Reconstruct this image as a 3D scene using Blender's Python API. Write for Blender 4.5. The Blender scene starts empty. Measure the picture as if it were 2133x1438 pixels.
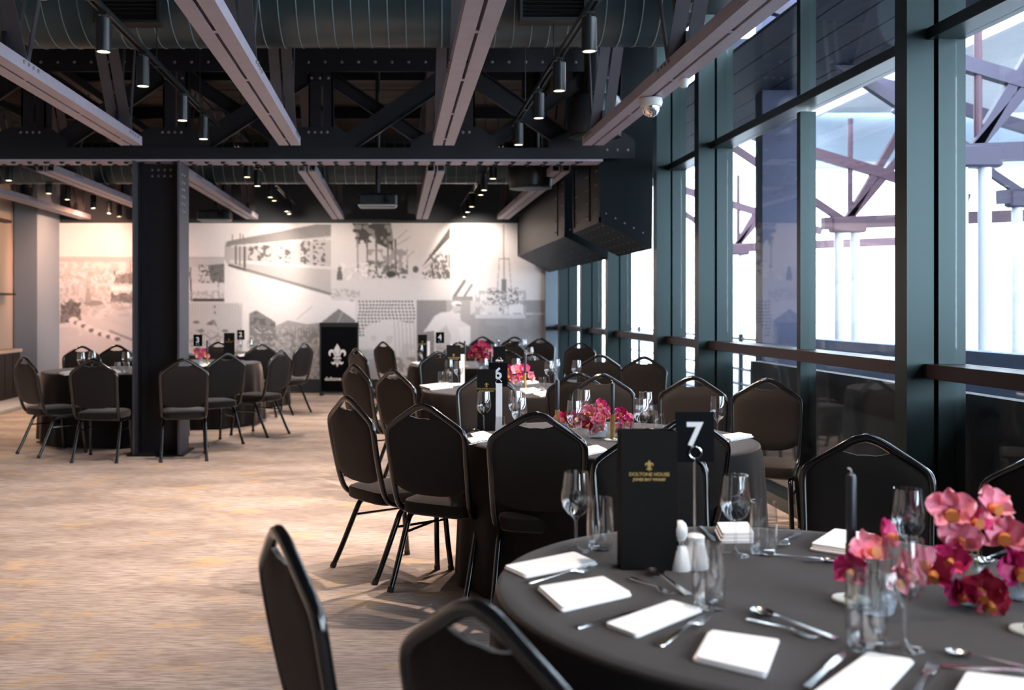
import bpy, bmesh, math, random
import numpy as np
from mathutils import Vector, Matrix
random.seed(7)
SC = bpy.context.scene
COL = SC.collection
PI = math.pi

# ---------------------------------------------------------------- camera, sky, exposure
H = 1.42                      # eye height
cd = bpy.data.cameras.new('camera'); cam = bpy.data.objects.new('camera', cd); COL.objects.link(cam)
cam.location = (0, 0, H); cam.rotation_euler = (PI / 2, 0, 0)
cd.sensor_width = 36; cd.lens = 35.0; cd.shift_x = 0.1132; cd.shift_y = -0.037
cd.clip_start = 0.05; cd.clip_end = 300
cd.dof.use_dof = True; cd.dof.focus_distance = 4.7; cd.dof.aperture_fstop = 2.7
SC.camera = cam
w = bpy.data.worlds.new('overcast'); SC.world = w; w.use_nodes = True
bg = w.node_tree.nodes['Background']; bg.inputs[0].default_value = (0.80, 0.90, 1.0, 1); bg.inputs[1].default_value = 10.0
SC.view_settings.view_transform = 'Standard'; SC.view_settings.look = 'None'
SC.view_settings.gamma = 1; SC.view_settings.use_curve_mapping = False
SC.view_settings.exposure = 0.45
SC.cycles.max_bounces = 10; SC.cycles.transparent_max_bounces = 24
SC.cycles.glossy_bounces = 5; SC.cycles.transmission_bounces = 8; SC.cycles.diffuse_bounces = 4
SC.cycles.caustics_reflective = False; SC.cycles.caustics_refractive = False
SC.cycles.sample_clamp_indirect = 6

F, VX, VY = 2074.0, 825.0, 640.0
def ground(px, py, z=0.0):
    """the point at height z that the survey of the photograph gives for a mark at (px, py)"""
    k = (py - VY) / (H - z)
    return Vector(((px - VX) / k, F / k, z))

# ---------------------------------------------------------------- helpers
def srgb(r, g, b):
    f = lambda c: (c / 255 / 12.92) if c / 255 <= .04045 else ((c / 255 + .055) / 1.055) ** 2.4
    return (f(r), f(g), f(b), 1)

def principled(name, color, rough=.5, metal=0.0, coat=0.0, noise=None, bump=None, sheen=0.0, emit=None, spec=.5):
    m = bpy.data.materials.new(name); m.use_nodes = True
    nt = m.node_tree; b = nt.nodes['Principled BSDF']
    b.inputs['Base Color'].default_value = tuple(color[:3]) + (1,)
    b.inputs['Roughness'].default_value = rough; b.inputs['Metallic'].default_value = metal
    b.inputs['Specular IOR Level'].default_value = spec
    if coat: b.inputs['Coat Weight'].default_value = coat; b.inputs['Coat Roughness'].default_value = .06
    if sheen: b.inputs['Sheen Weight'].default_value = sheen; b.inputs['Sheen Roughness'].default_value = .38; b.inputs['Sheen Tint'].default_value = (1, .84, .77, 1)
    if emit: b.inputs['Emission Color'].default_value = tuple(emit[0]) + (1,); b.inputs['Emission Strength'].default_value = emit[1]
    if noise or bump:
        tc = nt.nodes.new('ShaderNodeTexCoord')
    if noise:                      # (scale, amount)
        n = nt.nodes.new('ShaderNodeTexNoise'); n.inputs['Scale'].default_value = noise[0]; n.inputs['Detail'].default_value = 4
        r = nt.nodes.new('ShaderNodeMix'); r.data_type = 'RGBA'
        a = noise[1]
        r.inputs['A'].default_value = tuple(c * (1 - a) for c in color[:3]) + (1,)
        r.inputs['B'].default_value = tuple(min(1, c * (1 + a)) for c in color[:3]) + (1,)
        nt.links.new(tc.outputs['Object'], n.inputs['Vector']); nt.links.new(n.outputs['Fac'], r.inputs['Factor'])
        nt.links.new(r.outputs['Result'], b.inputs['Base Color'])
    if bump:                       # (scale, strength)
        n2 = nt.nodes.new('ShaderNodeTexNoise'); n2.inputs['Scale'].default_value = bump[0]; n2.inputs['Detail'].default_value = 3
        bp = nt.nodes.new('ShaderNodeBump'); bp.inputs['Strength'].default_value = bump[1]; bp.inputs['Distance'].default_value = .004
        nt.links.new(tc.outputs['Object'], n2.inputs['Vector']); nt.links.new(n2.outputs['Fac'], bp.inputs['Height'])
        nt.links.new(bp.outputs['Normal'], b.inputs['Normal'])
    return m

def clear_glass(name, tint=(.97, .98, .98), ior=1.45, rough=0.0, dirt=0.0):
    m = bpy.data.materials.new(name); m.use_nodes = True; nt = m.node_tree; nt.nodes.clear()
    out = nt.nodes.new('ShaderNodeOutputMaterial'); mix = nt.nodes.new('ShaderNodeMixShader')
    tr = nt.nodes.new('ShaderNodeBsdfTransparent'); tr.inputs[0].default_value = tuple(tint) + (1,)
    gl = nt.nodes.new('ShaderNodeBsdfGlossy'); gl.inputs['Roughness'].default_value = rough
    fr = nt.nodes.new('ShaderNodeFresnel')
    ge = nt.nodes.new('ShaderNodeNewGeometry'); io = nt.nodes.new('ShaderNodeMapRange')      # same reflectance from both sides of the thin wall
    io.inputs['To Min'].default_value = ior; io.inputs['To Max'].default_value = 1 / ior
    nt.links.new(ge.outputs['Backfacing'], io.inputs['Value']); nt.links.new(io.outputs[0], fr.inputs[0])
    nt.links.new(fr.outputs[0], mix.inputs[0]); nt.links.new(tr.outputs[0], mix.inputs[1]); nt.links.new(gl.outputs[0], mix.inputs[2])
    last = mix
    if dirt:
        df = nt.nodes.new('ShaderNodeBsdfDiffuse'); df.inputs[0].default_value = (.75, .8, .9, 1)
        tc = nt.nodes.new('ShaderNodeTexCoord'); no = nt.nodes.new('ShaderNodeTexNoise'); no.inputs['Scale'].default_value = 3; no.inputs['Detail'].default_value = 6
        mr = nt.nodes.new('ShaderNodeMapRange'); mr.inputs['From Min'].default_value = .4; mr.inputs['From Max'].default_value = .8
        mr.inputs['To Min'].default_value = 0.0; mr.inputs['To Max'].default_value = dirt
        nt.links.new(tc.outputs['Object'], no.inputs['Vector']); nt.links.new(no.outputs['Fac'], mr.inputs['Value'])
        m2 = nt.nodes.new('ShaderNodeMixShader'); nt.links.new(mr.outputs[0], m2.inputs[0])
        nt.links.new(mix.outputs[0], m2.inputs[1]); nt.links.new(df.outputs[0], m2.inputs[2]); last = m2
    nt.links.new(last.outputs[0], out.inputs[0])
    return m

class MB:
    """collects shapes and links them as one mesh object"""
    def __init__(s): s.v = []; s.f = []
    def add(s, verts, faces, M=None):
        o = len(s.v)
        s.v += [tuple(M @ Vector(v)) if M is not None else tuple(v) for v in verts]
        s.f += [tuple(i + o for i in f) for f in faces]; return s
    def box(s, x0, x1, y0, y1, z0, z1, M=None):
        v = [(x0, y0, z0), (x1, y0, z0), (x1, y1, z0), (x0, y1, z0), (x0, y0, z1), (x1, y0, z1), (x1, y1, z1), (x0, y1, z1)]
        f = [(0, 3, 2, 1), (4, 5, 6, 7), (0, 1, 5, 4), (1, 2, 6, 5), (2, 3, 7, 6), (3, 0, 4, 7)]
        return s.add(v, f, M)
    def cbox(s, x0, x1, y0, y1, z0, z1, c, M=None):
        """box with chamfered vertical and top edges"""
        pts = [(x0 + c, y0), (x1 - c, y0), (x1, y0 + c), (x1, y1 - c), (x1 - c, y1), (x0 + c, y1), (x0, y1 - c), (x0, y0 + c)]
        cx, cy = (x0 + x1) / 2, (y0 + y1) / 2
        def ring(k, z): return [(p[0] + (-k if p[0] > cx else k), p[1] + (-k if p[1] > cy else k), z) for p in pts]
        v = ring(c, z0) + ring(0, z0 + c) + ring(0, z1 - c) + ring(c, z1); f = []
        for r in range(3):
            for i in range(8): j = (i + 1) % 8; f.append((r * 8 + i, r * 8 + j, r * 8 + 8 + j, r * 8 + 8 + i))
        f.append(tuple(range(7, -1, -1))); f.append(tuple(range(24, 32)))
        return s.add(v, f, M)
    def lathe(s, prof, n=24, M=None, caps=True):
        v = []; f = []
        for r, z in prof:
            for i in range(n): a = 2 * PI * i / n; v.append((r * math.cos(a), r * math.sin(a), z))
        for k in range(len(prof) - 1):
            for i in range(n): j = (i + 1) % n; f.append((k * n + i, k * n + j, k * n + n + j, k * n + n + i))
        if caps:
            if prof[0][0] > 1e-5: f.append(tuple(range(n - 1, -1, -1)))
            if prof[-1][0] > 1e-5: f.append(tuple(range((len(prof) - 1) * n, len(prof) * n)))
        return s.add(v, f, M)
    def cyl(s, p0, p1, r, n=12, r1=None):
        p0, p1 = Vector(p0), Vector(p1); d = p1 - p0; L = d.length
        M = Matrix.Translation(p0) @ d.to_track_quat('Z', 'Y').to_matrix().to_4x4()
        return s.lathe([(r, 0), (r if r1 is None else r1, L)], n, M)
    def beam(s, p0, p1, w, d, up=(0, 1, 0)):
        """rectangular bar from p0 to p1: w across, d along up"""
        p0, p1 = Vector(p0), Vector(p1); t = (p1 - p0); L = t.length; t.normalize()
        u = Vector(up); u = (u - t * u.dot(t)).normalized(); c = t.cross(u)
        M = Matrix.Translation(p0) @ Matrix((c, u, t)).transposed().to_4x4()
        return s.box(-w / 2, w / 2, -d / 2, d / 2, 0, L, M)
    def tube(s, path, r, n=10, rx=None, closed=False, caps=True):
        P = [Vector(p) for p in path]; m = len(P); v = []; f = []
        up = None
        for i in range(m):
            if closed: t = P[(i + 1) % m] - P[i - 1]
            else: t = P[min(i + 1, m - 1)] - P[max(i - 1, 0)]
            t.normalize()
            if up is None: up = Vector((0, 0, 1)) if abs(t.z) < .9 else Vector((0, 1, 0))
            u = (up - t * up.dot(t))
            if u.length < 1e-4: u = t.orthogonal()
            u.normalize(); up = u; c = t.cross(u)
            rr = r[i] if isinstance(r, (list, tuple)) else r
            r2 = rr if rx is None else rx
            for k in range(n): a = 2 * PI * k / n; v.append(P[i] + u * (rr * math.sin(a)) + c * (r2 * math.cos(a)))
        for i in range(m if closed else m - 1):
            for k in range(n): j = (k + 1) % n; a = i * n; b = ((i + 1) % m) * n; f.append((a + k, b + k, b + j, a + j))
        if caps and not closed: f.append(tuple(range(n - 1, -1, -1))[::-1]); f.append(tuple(range((m - 1) * n, m * n))[::-1])
        return s.add(v, f)
    def prism(s, pts, y0, y1, M=None):
        """polygon in x,z extruded along y"""
        n = len(pts); v = [(p[0], y0, p[1]) for p in pts] + [(p[0], y1, p[1]) for p in pts]
        f = [tuple(range(n)), tuple(range(2 * n - 1, n - 1, -1))] + [(i, i + n, (i + 1) % n + n, (i + 1) % n) for i in range(n)]
        return s.add(v, f, M)
    def mesh(s, name, mat, smooth=True, angle=35):
        me = bpy.data.meshes.new(name); me.from_pydata(s.v, [], s.f); me.validate()
        bm = bmesh.new(); bm.from_mesh(me); bmesh.ops.recalc_face_normals(bm, faces=bm.faces); bm.to_mesh(me); bm.free()
        if mat: me.materials.append(mat)
        if smooth:
            me.polygons.foreach_set('use_smooth', [True] * len(me.polygons)); me.set_sharp_from_angle(angle=math.radians(angle))
        return me
    def build(s, name, mat, parent=None, smooth=True, angle=35, kind=None, label=None):
        return link(name, s.mesh(name, mat, smooth, angle), parent, kind, label)

def link(name, me, parent=None, kind=None, label=None, loc=None, rot=None):
    o = bpy.data.objects.new(name, me); COL.objects.link(o)
    if parent is not None: o.parent = parent
    if kind: o['kind'] = kind
    if label: o['label'] = label
    if loc is not None: o.location = loc
    if rot is not None: o.rotation_euler = rot
    return o
def tag(o, label=None, cat=None, group=None, kind=None):
    if label: o['label'] = label
    if cat: o['category'] = cat
    if group: o['group'] = group
    if kind: o['kind'] = kind
    return o
def thing(name, label, cat, loc=(0, 0, 0), rz=0.0, group=None):
    o = bpy.data.objects.new(name, None); COL.objects.link(o); o.empty_display_size = .1
    o.location = loc; o.rotation_euler = (0, 0, rz)
    return tag(o, label, cat, group)
def struct(name, loc=(0, 0, 0), label=None):
    o = bpy.data.objects.new(name, None); COL.objects.link(o); o.location = loc; o['kind'] = 'structure'
    if label: o['label'] = label
    return o
KIDS = {}
def copy_tree(root, loc, rz=0.0, label=None, group=None):
    r = root.copy(); COL.objects.link(r); r.location = loc; r.rotation_euler = (0, 0, rz)
    if label: r['label'] = label
    if group: r['group'] = group
    for ch in KIDS[root.name]:
        c = ch.copy(); COL.objects.link(c); c.parent = r
        for g in KIDS.get(ch.name, ()):
            d = g.copy(); COL.objects.link(d); d.parent = c
    return r
def note_kids(root):
    KIDS[root.name] = list(root.children)
    for c in root.children:
        if c.children: KIDS[c.name] = list(c.children)
_letters = {}
def lettering(name, text, size, mat, parent, M, bold=0.0, spacing=1.0, depth=.0004, label=None):
    """flat printed lettering: a text turned into a mesh, standing in the xz plane"""
    cu = bpy.data.curves.new('t', 'FONT'); cu.body = text; cu.size = size; cu.align_x = 'CENTER'; cu.align_y = 'CENTER'
    cu.offset = bold; cu.space_character = spacing; cu.extrude = depth; cu.resolution_u = 4
    ob = bpy.data.objects.new('t', cu); COL.objects.link(ob)
    dg = bpy.context.evaluated_depsgraph_get(); me = bpy.data.meshes.new_from_object(ob.evaluated_get(dg))
    bpy.data.objects.remove(ob); bpy.data.curves.remove(cu)
    me.transform(M @ Matrix.Rotation(PI / 2, 4, 'X')); me.name = name
    me.materials.clear(); me.materials.append(mat)
    return link(name, me, parent, label=label)

# ---------------------------------------------------------------- materials
M = {}
M['steel'] = principled('charcoal_steel', (.0125, .013, .017), .5, .0, spec=.22, noise=(6, .25), bump=(60, .15))
M['steel_light'] = principled('uplit_steel', (.33, .30, .36), .45, noise=(9, .15), bump=(80, .2))  # paler copy of the steel, floor bounce put into its colour
M['steel_mid'] = principled('lit_steel', (.060, .056, .066), .5, noise=(6, .2))  # lighter copy of the steel, light on flanges and struts painted in
M['box_duct'] = principled('black_box_duct', (.004, .007, .009), .45, spec=.10)
M['rivet'] = principled('rivet_steel', (.16, .15, .17), .4)
M['black_metal'] = principled('black_powder_coat', (.014, .018, .021), .32)
M['duct'] = principled('dark_spiral_duct', (.028, .05, .06), .36, .35)
M['duct_seam'] = principled('duct_seam', (.16, .22, .24), .3, .4)
M['black'] = principled('matt_black', (.006, .006, .007), .6)
M['fin'] = principled('anodised_window_fin', (.026, .042, .044), .36, .65)
M['rail'] = principled('dark_bronze_rail', (.028, .018, .019), .4, .1, spec=.3)
M['board'] = principled('dark_ceiling_board', (.035, .023, .016), .8, noise=(5, .4))
M['wall_dark'] = principled('blue_grey_paint', (.030, .040, .048), .7)
M['pillar'] = principled('grey_blue_paint', (.20, .25, .30), .7)
M['beige'] = principled('beige_wall', (.55, .42, .32), .7)
M['fabric'] = principled('black_brown_upholstery', (.021, .0178, .0164), .85, noise=(350, .35), bump=(500, .3), spec=.04, sheen=.40)
M['gloss'] = principled('gloss_black_tube', (.006, .006, .007), .18, .0, coat=.6)
M['cap'] = principled('black_rubber', (.01, .01, .01), .6)
M['cloth'] = principled('black_linen', (.014, .0122, .0122), .8, noise=(4, .12), bump=(300, .25), spec=.08, sheen=.32)
M['napkin'] = principled('white_napkin', (.93, .92, .92), .8, bump=(120, .2))
M['silver'] = principled('polished_cutlery', (.75, .74, .73), .16, 1.0)
M['glassware'] = clear_glass('clear_glassware', (.985, .988, .99), 1.9)
M['pane'] = clear_glass('window_glass', (.90, .93, .95), 1.42, dirt=.012)
M['vase'] = clear_glass('ribbed_vase_glass', (.90, .93, .94), 1.55, .05, dirt=.75)
M['menu'] = principled('black_menu_card', (.013, .0115, .011), .7, bump=(200, .1), spec=.06)
M['gold'] = principled('gold_foil', (.62, .42, .14), .35, .7)
M['brass'] = principled('brushed_brass', (.55, .38, .16), .3, .9)
M['marble'] = principled('pale_disc', (.55, .62, .60), .35, noise=(40, .1))
M['candle'] = principled('navy_black_wax', (.022, .022, .034), .35)
M['wick'] = principled('pale_wick', (.6, .52, .5), .8)
M['ceramic'] = principled('white_ceramic', (.82, .79, .77), .25, coat=.5)
M['white'] = principled('white_print', (.82, .82, .83), .6)
M['sign'] = principled('black_acrylic', (.003, .0035, .005), .5, spec=.06)
M['stem'] = principled('flower_stem', (.22, .26, .06), .6)
M['lip'] = principled('orchid_lip', (.62, .20, .05), .5)
M['backdrop'] = principled('dark_teal_backdrop', (.006, .011, .016), .6)
M['parapet'] = principled('terrace_render', (.16, .22, .36), .8, noise=(3, .2))  # blue lightened, haze and reflection of the panes put into the colour
M['spandrel'] = principled('blue_grey_eaves_board', (.016, .019, .034), .7, noise=(3, .3), spec=.04)
M['pier'] = principled('dark_pier_paint', (.045, .053, .105), .7, noise=(2, .4))
M['soffit'] = principled('pale_soffit_board', (.52, .53, .55), .8)
M['fascia'] = principled('blue_grey_fascia', (.30, .36, .43), .8)
M['redsteel'] = principled('oxide_red_steel', (.085, .040, .060), .6)
M['purplesteel'] = principled('purple_grey_steel', (.05, .042, .075), .6)
M['post'] = principled('pale_painted_post', (.55, .57, .62), .6)
M['concrete'] = principled('terrace_concrete', (.16, .17, .19), .85, noise=(4, .15))
M['camera_white'] = principled('white_plastic', (.6, .62, .62), .3)
M['lens_glow'] = principled('lamp_lens', (.9, .85, .7), .4, emit=((1.0, .80, .45), 9.0))
def petal_mat(name, a, b):
    m = bpy.data.materials.new(name); m.use_nodes = True; nt = m.node_tree; bs = nt.nodes['Principled BSDF']
    tc = nt.nodes.new('ShaderNodeTexCoord'); n = nt.nodes.new('ShaderNodeTexNoise'); n.inputs['Scale'].default_value = 38; n.inputs['Detail'].default_value = 3
    mx = nt.nodes.new('ShaderNodeMix'); mx.data_type = 'RGBA'; mx.inputs['A'].default_value = a + (1,); mx.inputs['B'].default_value = b + (1,)
    mr = nt.nodes.new('ShaderNodeMapRange'); mr.inputs['From Min'].default_value = .35; mr.inputs['From Max'].default_value = .65
    nt.links.new(tc.outputs['Object'], n.inputs['Vector']); nt.links.new(n.outputs['Fac'], mr.inputs['Value'])
    nt.links.new(mr.outputs[0], mx.inputs['Factor']); nt.links.new(mx.outputs['Result'], bs.inputs['Base Color'])
    bs.inputs['Roughness'].default_value = .5
    bs.inputs['Subsurface Weight'].default_value = .15; bs.inputs['Subsurface Radius'].default_value = (.01, .003, .003)
    return m
M['petal_pink'] = petal_mat('pink_petal', (.82, .14, .27), (.92, .38, .48))
M['petal_magenta'] = petal_mat('magenta_petal', (.50, .010, .10), (.66, .03, .22))
M['petal_crimson'] = petal_mat('crimson_petal', (.20, .004, .018), (.42, .010, .05))

# carpet: streaks along x, gold blotches
def carpet_material():
    m = bpy.data.materials.new('streaked_carpet'); m.use_nodes = True; nt = m.node_tree; b = nt.nodes['Principled BSDF']
    b.inputs['Roughness'].default_value = .95
    N = nt.nodes.new; L = nt.links.new
    tc = N('ShaderNodeTexCoord')
    def noise(sx, sy, scale, detail=4, rough=.55):
        mp = N('ShaderNodeMapping'); mp.inputs['Scale'].default_value = (sx, sy, 1); L(tc.outputs['Object'], mp.inputs['Vector'])
        n = N('ShaderNodeTexNoise'); n.inputs['Scale'].default_value = scale; n.inputs['Detail'].default_value = detail; n.inputs['Roughness'].default_value = rough
        L(mp.outputs[0], n.inputs['Vector']); return n.outputs['Fac']
    def rng(v, a, c, lo=0, hi=1):
        r = N('ShaderNodeMapRange'); r.inputs['From Min'].default_value = a; r.inputs['From Max'].default_value = c
        r.inputs['To Min'].default_value = lo; r.inputs['To Max'].default_value = hi; L(v, r.inputs['Value']); return r.outputs[0]
    def mix(f, a, c):
        x = N('ShaderNodeMix'); x.data_type = 'RGBA'
        if isinstance(f, float): x.inputs['Factor'].default_value = f
        else: L(f, x.inputs['Factor'])
        for k, q in (('A', a), ('B', c)):
            if isinstance(q, tuple): x.inputs[k].default_value = q
            else: L(q, x.inputs[k])
        return x.outputs['Result']
    broad = rng(noise(.7, 1.6, 1.6), .38, .60)
    base = mix(broad, (.36, .285, .255, 1), (.62, .52, .47, 1))
    streak = rng(noise(1.2, 14, 7, 5), .38, .62)
    base = mix(rng(noise(4, 32, 2.2, 4, .6), .42, .60, 0, .72), base, (.22, .155, .13, 1))
    base = mix(rng(streak, 0, 1, 0, .35), base, (.66, .55, .48, 1))
    m1 = N('ShaderNodeMath'); m1.operation = 'MULTIPLY'
    L(rng(noise(1.0, 2.0, 2.2, 7, .66), .555, .655), m1.inputs[0]); L(rng(noise(9, 40, 2.0, 4), .36, .60, .3, 1), m1.inputs[1])
    gold = mix(m1.outputs[0], base, (.64, .44, .24, 1))
    L(gold, b.inputs['Base Color'])
    bp = N('ShaderNodeBump'); bp.inputs['Strength'].default_value = .5; bp.inputs['Distance'].default_value = .006
    L(noise(20, 160, 3, 2), bp.inputs['Height']); L(bp.outputs[0], b.inputs['Normal'])
    return m
M['carpet'] = carpet_material()
# ---------------------------------------------------------------- room shell
YB = 16.5                      # back wall
def slab(name, x0, x1, y0, y1, z0, z1, mat, label=None):
    o = MB().box(x0, x1, y0, y1, z0, z1).build(name, mat, smooth=False, kind='structure', label=label); return o
slab('floor', -6.1, 2.9, -4, YB, -.12, 0, M['carpet'], 'streaked beige and gold carpet')
slab('wall_back', -6.1, 2.95, YB, YB + .15, 0, 4.4, M['wall_dark'], 'blue grey painted end wall behind the mural')
slab('wall_left', -6.1, -5.95, -4, YB, 0, 4.4, M['beige'], 'warm beige side wall')
slab('wall_rear', -6.1, 2.95, -4.15, -4, 0, 4.4, M['wall_dark'], 'dark wall behind the viewer')
slab('baseboard_back', -5.58, 2.42, YB - .03, YB, 0, .215, M['wall_dark'])
slab('trim_1', -5.93, -5.57, 15.45, YB, 0, 4.3, M['pillar'], 'blue grey pillar closing the mural at the bar side')
slab('trim_2', 2.46, 2.95, YB - .12, YB, 0, 4.3, M['pillar'], 'grey pilaster between mural and windows')
slab('trim_3', 2.46, 2.80, YB - .17, YB - .12, 1.04, 1.10, M['rail'])
# boarded ceiling: every board a piece
ceil = struct('ceiling', (0, 0, 4.28), 'dark timber boarded ceiling')
bme = MB().cbox(-4.55, 4.55, -.118, .118, 0, .03, .006).mesh('board', M['board'], smooth=False)
y = -3.9
while y < YB:
    link('board', bme, ceil, loc=(-1.55, y, random.uniform(0, .012))); y += .245
MB().box(-6.1, 2.95, -4.1, YB, .05, .12).build('deck', M['black'], ceil, smooth=False)
for k in range(8):             # purlins under the boards
    MB().box(-6.0, 2.9, -.05, .05, -.16, -.002).build('purlin', M['steel'], ceil, smooth=False).location = (0, -2.5 + 2.4 * k, 0)

# ---------------------------------------------------------------- window wall
XG = 2.785
cols = [(-2.0, .12), (1.57, .12), (4.97, .12), (8.39, .12), (9.74, .14), (12.0, .15), (13.7, .14), (15.55, .14), (YB, 0)]
for i in range(len(cols) - 1):
    ya, yb = cols[i][0] + cols[i][1], cols[i + 1][0]
    wn = struct('window_%d' % (i + 1), (XG, ya, 0), 'tall aluminium framed window bay number %d along the glazed side' % (i + 1))
    L = yb - ya
    if i < 7:
        c = MB().box(-.235, -.10, L, L + cols[i + 1][1], 0, 4.28).box(-.10, -.085, L + .02, L + cols[i + 1][1] - .02, 0, 4.28)
        c.box(-.085, .05, L - .015, L + cols[i + 1][1] + .015, 0, 4.28)
        c.build('column', M['fin'], wn, smooth=False)
    mull = [L / 2] if L > 2.4 else []
    edges = [0] + mull + [L]
    for mm in mull:
        MB().box(-.06, .045, mm - .03, mm + .03, 0, 2.74).box(-.06, .045, mm - .03, mm + .03, 2.81, 4.28).build('mullion', M['fin'], wn, smooth=False)
    MB().cbox(-.155, .05, 0, L, 1.065, 1.137, .004).build('rail', M['rail'], wn, smooth=False)
    MB().cbox(-.135, .05, 0, L, 2.755, 2.815, .004).build('transom', M['fin'], wn, smooth=False)
    MB().box(-.10, .05, 0, L, 0, .09).build('sill', M['fin'], wn, smooth=False)
    for a, b in zip(edges[:-1], edges[1:]):
        for z0, z1 in ((.09, 1.065), (1.137, 2.755), (2.815, 4.28)):
            MB().box(-.004, .004, a + .02, b - .02, z0, z1).build('pane', M['pane'], wn, smooth=False)

# ---------------------------------------------------------------- outside: terrace, shed opposite
slab('terrace_floor', 2.9, 16, -4, 24, -.2, -.06, M['concrete'], 'concrete wharf terrace outside the windows')
slab('terrace_parapet', 4.7, 4.9, -4, 12.4, -.06, 1.06, M['parapet'], 'solid blue grey terrace parapet')
slab('terrace_backdrop', 2.90, 2.98, -4, 8.15, -.06, .98, M['backdrop'], 'dark upstand wall added just outside the lower panes')  # dark backing added so the lower panes read near black
rl = thing('balustrade', 'steel terrace balustrade with horizontal rails beyond the parapet', 'balustrade', (4.8, 12.4, -.06))
for k in range(5): MB().cyl((0, 0, .2 + .21 * k), (0, 9, .2 + .21 * k), .018, 8).build('bar', M['steel'], rl)
for k in range(7): MB().box(-.025, .025, 1.45 * k, 1.45 * k + .05, 0, 1.1).build('upright', M['steel'], rl, smooth=False)
slab('pier', 3.68, 4.05, 10.0, 10.2, -.06, 4.6, M['pier'], 'dark painted wharf pier outside the windows')
ev = thing('window_eaves', 'dark blue grey boarded eaves just outside the upper window panes', 'eaves', (2.88, -4, 3.6))
eb = MB().cbox(.01, .29, 0, 26, 0, .03, .006).mesh('eaves_board', M['spandrel'], smooth=False)
for k in range(5): link('eaves_board', eb, ev, loc=(.285 * k, 0, 0))
for k in range(9): MB().box(0, 1.42, 1.0 + 3 * k, 1.1 + 3 * k, .03, .25).build('rafter', M['pier'], ev, smooth=False)
MB().box(1.42, 1.46, 0, 26, -.04, .25).build('edge_fascia', M['pier'], ev, smooth=False)
ca = thing('wharf_canopy', 'pale boarded canopy roof over the wharf terrace outside', 'canopy', (6.0, 0, 4.23))
bm_ = MB().cbox(0, 6.5, -.24, .24, 0, .04, .008).mesh('soffit_board', M['soffit'], smooth=False)
y = -2.0
while y < 14.4:
    link('soffit_board', bm_, ca, loc=(0, y, 0)); y += .49
MB().box(0, 6.5, 14.5, 14.62, -.70, .1).build('fascia', M['fascia'], ca, smooth=False)
MB().box(-.02, 6.5, 14.42, 14.68, -.78, -.70).build('fascia_trim', M['post'], ca, smooth=False)
MB().box(-.06, .0, -2.3, 14.6, -.10, .12).build('edge_beam', M['post'], ca, smooth=False)
def brace_frame(label, x, y, zn, mat):
    t = thing('canopy_frame', label, 'frame', (x, y, -.06)); z = zn + .06
    for dx in (-.09, .12): MB().cyl((dx, 0, 0), (dx, 0, z - .1), .055, 12).build('post', M['post'], t)
    MB().beam((-.3, 0, z - .02), (3.2, 0, z + .12), .16, .12).build('cross_beam', mat, t, smooth=False)
    MB().cyl((.06, 0, z), (.06, 0, z + 1.35), .035, 10).build('hanger', M['redsteel'], t)
    for ex, ez in ((-1.5, 1.0), (.75, 1.25), (1.05, 1.25)):
        MB().beam((0, 0, z), (ex, 0, z + ez), .09, .07).build('strut', mat, t, smooth=False)
    MB().beam((-1.9, 0, z + 1.35), (1.6, 0, z + .3), .13, .09).build('diagonal', mat, t, smooth=False)
    MB().cbox(-.2, .25, -.08, .08, z - .14, z + .06, .02).build('node_plate', mat, t)
brace_frame('red brown braced canopy frame with twin pale posts, left of the nearest window column', 5.87, 13.0, 2.53, M['redsteel'])
brace_frame('purple grey braced canopy frame outside the nearest window', 5.20, 9.0, 2.82, M['purplesteel'])
brace_frame('red brown braced canopy frame furthest along the terrace', 6.3, 18.5, 2.53, M['redsteel'])
brace_frame('purple grey braced canopy frame beyond the dark pier', 7.2, 11.4, 2.7, M['purplesteel'])

# ---------------------------------------------------------------- column, girder, joists
def rivets(pts, r, name='rivets', parent=None, axis='Z', mat=None):
    b = MB()
    prof = [(r, 0), (r * .8, r * .45), (r * .35, r * .7), (0.0, r * .75)]
    R = {'Z': Matrix.Identity(4), '-Z': Matrix.Rotation(PI, 4, 'X'), '-Y': Matrix.Rotation(PI / 2, 4, 'X'), 'X': Matrix.Rotation(PI / 2, 4, 'Y'), '-X': Matrix.Rotation(-PI / 2, 4, 'Y')}[axis]
    for p in pts: b.lathe(prof, 6, Matrix.Translation(p) @ R)
    return b.build(name, mat or M['rivet'], parent, kind='stuff')
cx, cy = -2.29, 9.62
st = thing('steel_column', 'riveted charcoal steel column standing on the carpet beside a black clothed table', 'column', (cx, cy, 0))
MB().box(-.205, .205, .10, .13, 0, 2.82).build('web_plate', M['steel'], st, smooth=False)
for s in (-1, 1):
    MB().box(min(s * .205, s * .225), max(s * .205, s * .225), -.13, .30, 0, 2.82).build('flange', M['steel_mid'], st, smooth=False)
    MB().box(min(s * .13, s * .205), max(s * .13, s * .205), .085, .10, 0, 2.82).box(min(s * .193, s * .205), max(s * .193, s * .205), .0, .10, 0, 2.82).build('angle', M['steel'], st, smooth=False)
    rivets([(s * .225, .0, 2.70 - .07 * k) for k in range(6)] + [(s * .225, .09, 2.70 - .07 * k) for k in range(6)], .014, parent=st, axis='X' if s > 0 else '-X')
rivets([(-.15 + .06 * k, .10, 2.76) for k in range(6)] + [(-.15 + .06 * k, .10, 2.70) for k in range(6)], .013, parent=st, axis='-Y')
MB().box(-.27, .27, -.17, .34, 0, .014).build('base_plate', M['steel'], st, smooth=False)

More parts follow.
